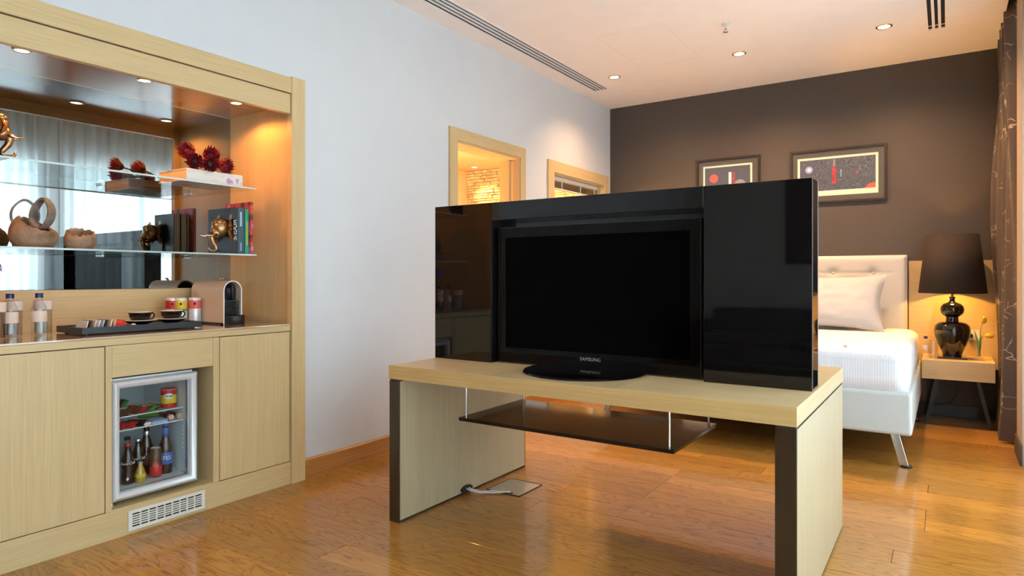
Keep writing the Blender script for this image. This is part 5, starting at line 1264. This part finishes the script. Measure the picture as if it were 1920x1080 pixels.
def picture(label, x0, x1, z0, z1, mi, border, art, small):
    t = thing('framed_picture', label, 'picture', ((x0+x1)/2, YB-0.03, z0))
    fw = 0.020; y0 = YB-0.030
    for (a, b_, c, d_) in ((x0, x0+fw, z0, z1), (x1-fw, x1, z0, z1), (x0+fw, x1-fw, z0, z0+fw), (x0+fw, x1-fw, z1-fw, z1)): build('frame_bar', MB().box(a, b_, y0, YB-0.001, c, d_), 'frame_dark', t, bevel=0.002)
    build('mat_board', MB().box(x0+fw, x1-fw, YB-0.014, YB-0.006, z0+fw, z1-fw), 'mat_board', t)
    p = build('print_paper', MB().box(mi[0], mi[1], YB-0.0155, YB-0.014, mi[2], mi[3]), 'paper_cream', t)
    a0, a1, c0, c1 = mi[0]+border[0], mi[1]-border[0], mi[2]+border[2], mi[3]-border[1]
    build('print', MB().box(a0, a1, YB-0.0165, YB-0.0155, c0, c1), art, p)
    yy = YB-0.0165
    def disc(x, z, r, m_, k=0):
        build('print_shape', MB().lathe([(0, -0.0004-k*0.0003), (r, -0.0004-k*0.0003), (r, 0)], (x, yy, z), 24, 'Y'), m_, p)
    def rect(xa, xb, za, zb, m_, k=0): build('print_shape', MB().box(xa, xb, yy-0.0005-0.0003*k, yy, za, zb), m_, p)
    if small:
        disc(a0+0.085, c1-0.105, 0.048, 'art_violet'); disc(a0+0.085, c1-0.105, 0.042, 'art_orange', 1)
        rect(a0+0.225, a0+0.252, c0+0.04, c1-0.055, 'art_white'); rect(a0+0.262, a0+0.282, c0+0.04, c1-0.06, 'art_red')
        disc(a0+0.33, c1-0.185, 0.055, 'art_grey')
    else:
        disc(a0+0.075, c1-0.085, 0.050, 'art_violet'); disc(a0+0.075, c1-0.085, 0.032, 'art_blue', 1); disc(a0+0.075, c1-0.085, 0.016, 'art_white', 2)
        rect(a0+0.262, a0+0.292, c0+0.055, c1-0.075, 'art_red'); rect(a0+0.268, a0+0.286, c1-0.07, c1-0.01, 'art_grey')
        rect(a0+0.325, a0+0.335, c1-0.165, c1-0.10, 'art_blue'); disc(a0+0.455, c1-0.135, 0.012, 'art_red')
        build('print_shape', MB().prism([(a1-0.085, c0), (a1, c0), (a1, c0+0.045), (a1-0.05, c0+0.035)], yy-0.0006, yy, 'Y'), 'art_orange', p)
    build('glazing', MB().box(x0+fw, x1-fw, YB-0.022, YB-0.020, z0+fw, z1-fw), 'clear_glass', t)
picture('smaller framed dark abstract print with a red disc', -2.032, -1.437, 1.774, 2.258, (-1.966, -1.508, 1.842, 2.190), (0.017, 0.017, 0.045), 'art_small', True)
picture('wide framed dark abstract print with a pale blue disc', -1.176, -0.416, 1.770, 2.247, (-1.114, -0.480, 1.836, 2.178), (0.020, 0.020, 0.045), 'art_large', False)

# ------------------------------------------------------------------ rear of the room, seen in the gloss black panels
t = thing('sofa', 'low dark sofa against the grey rear wall, seen mirrored', 'sofa', (-1.45, -3.1, 0))
build('seat_base', MB().box(-2.5, -0.35, -3.5, -2.65, 0.12, 0.34), 'dark_sofa', t, bevel=0.03, seg=3)
build('backrest', MB().box(-2.5, -0.35, -3.55, -3.3, 0.30, 0.74), 'dark_sofa', t, bevel=0.05, seg=3)
for (a, c) in ((-2.68, -2.48), (-0.37, -0.17)): build('armrest', MB().box(a, c, -3.55, -2.65, 0.12, 0.58), 'dark_sofa', t, bevel=0.04, seg=3)
for (a, c) in ((-2.46, -1.44), (-1.42, -0.39)): build('seat_cushion', MB().box(a, c, -3.28, -2.62, 0.335, 0.46), 'dark_sofa', t, bevel=0.04, seg=3)
for x in (-2.55, -0.30):
    for y in (-3.45, -2.75): build('leg', MB().cyl((x, y, 0), 0.02, 0.13, 12), 'chrome', t)
t = thing('wall_hanging', 'dark maroon panel on the grey rear wall, seen mirrored', 'wall art', (-1.35, YR+0.02, 1.3))
build('panel', MB().box(-1.62, -1.12, YR, YR+0.03, 1.32, 2.45), 'maroon', t, bevel=0.003); build('border', MB().box(-1.66, -1.08, YR, YR+0.02, 1.28, 2.49), 'frame_dark', t)
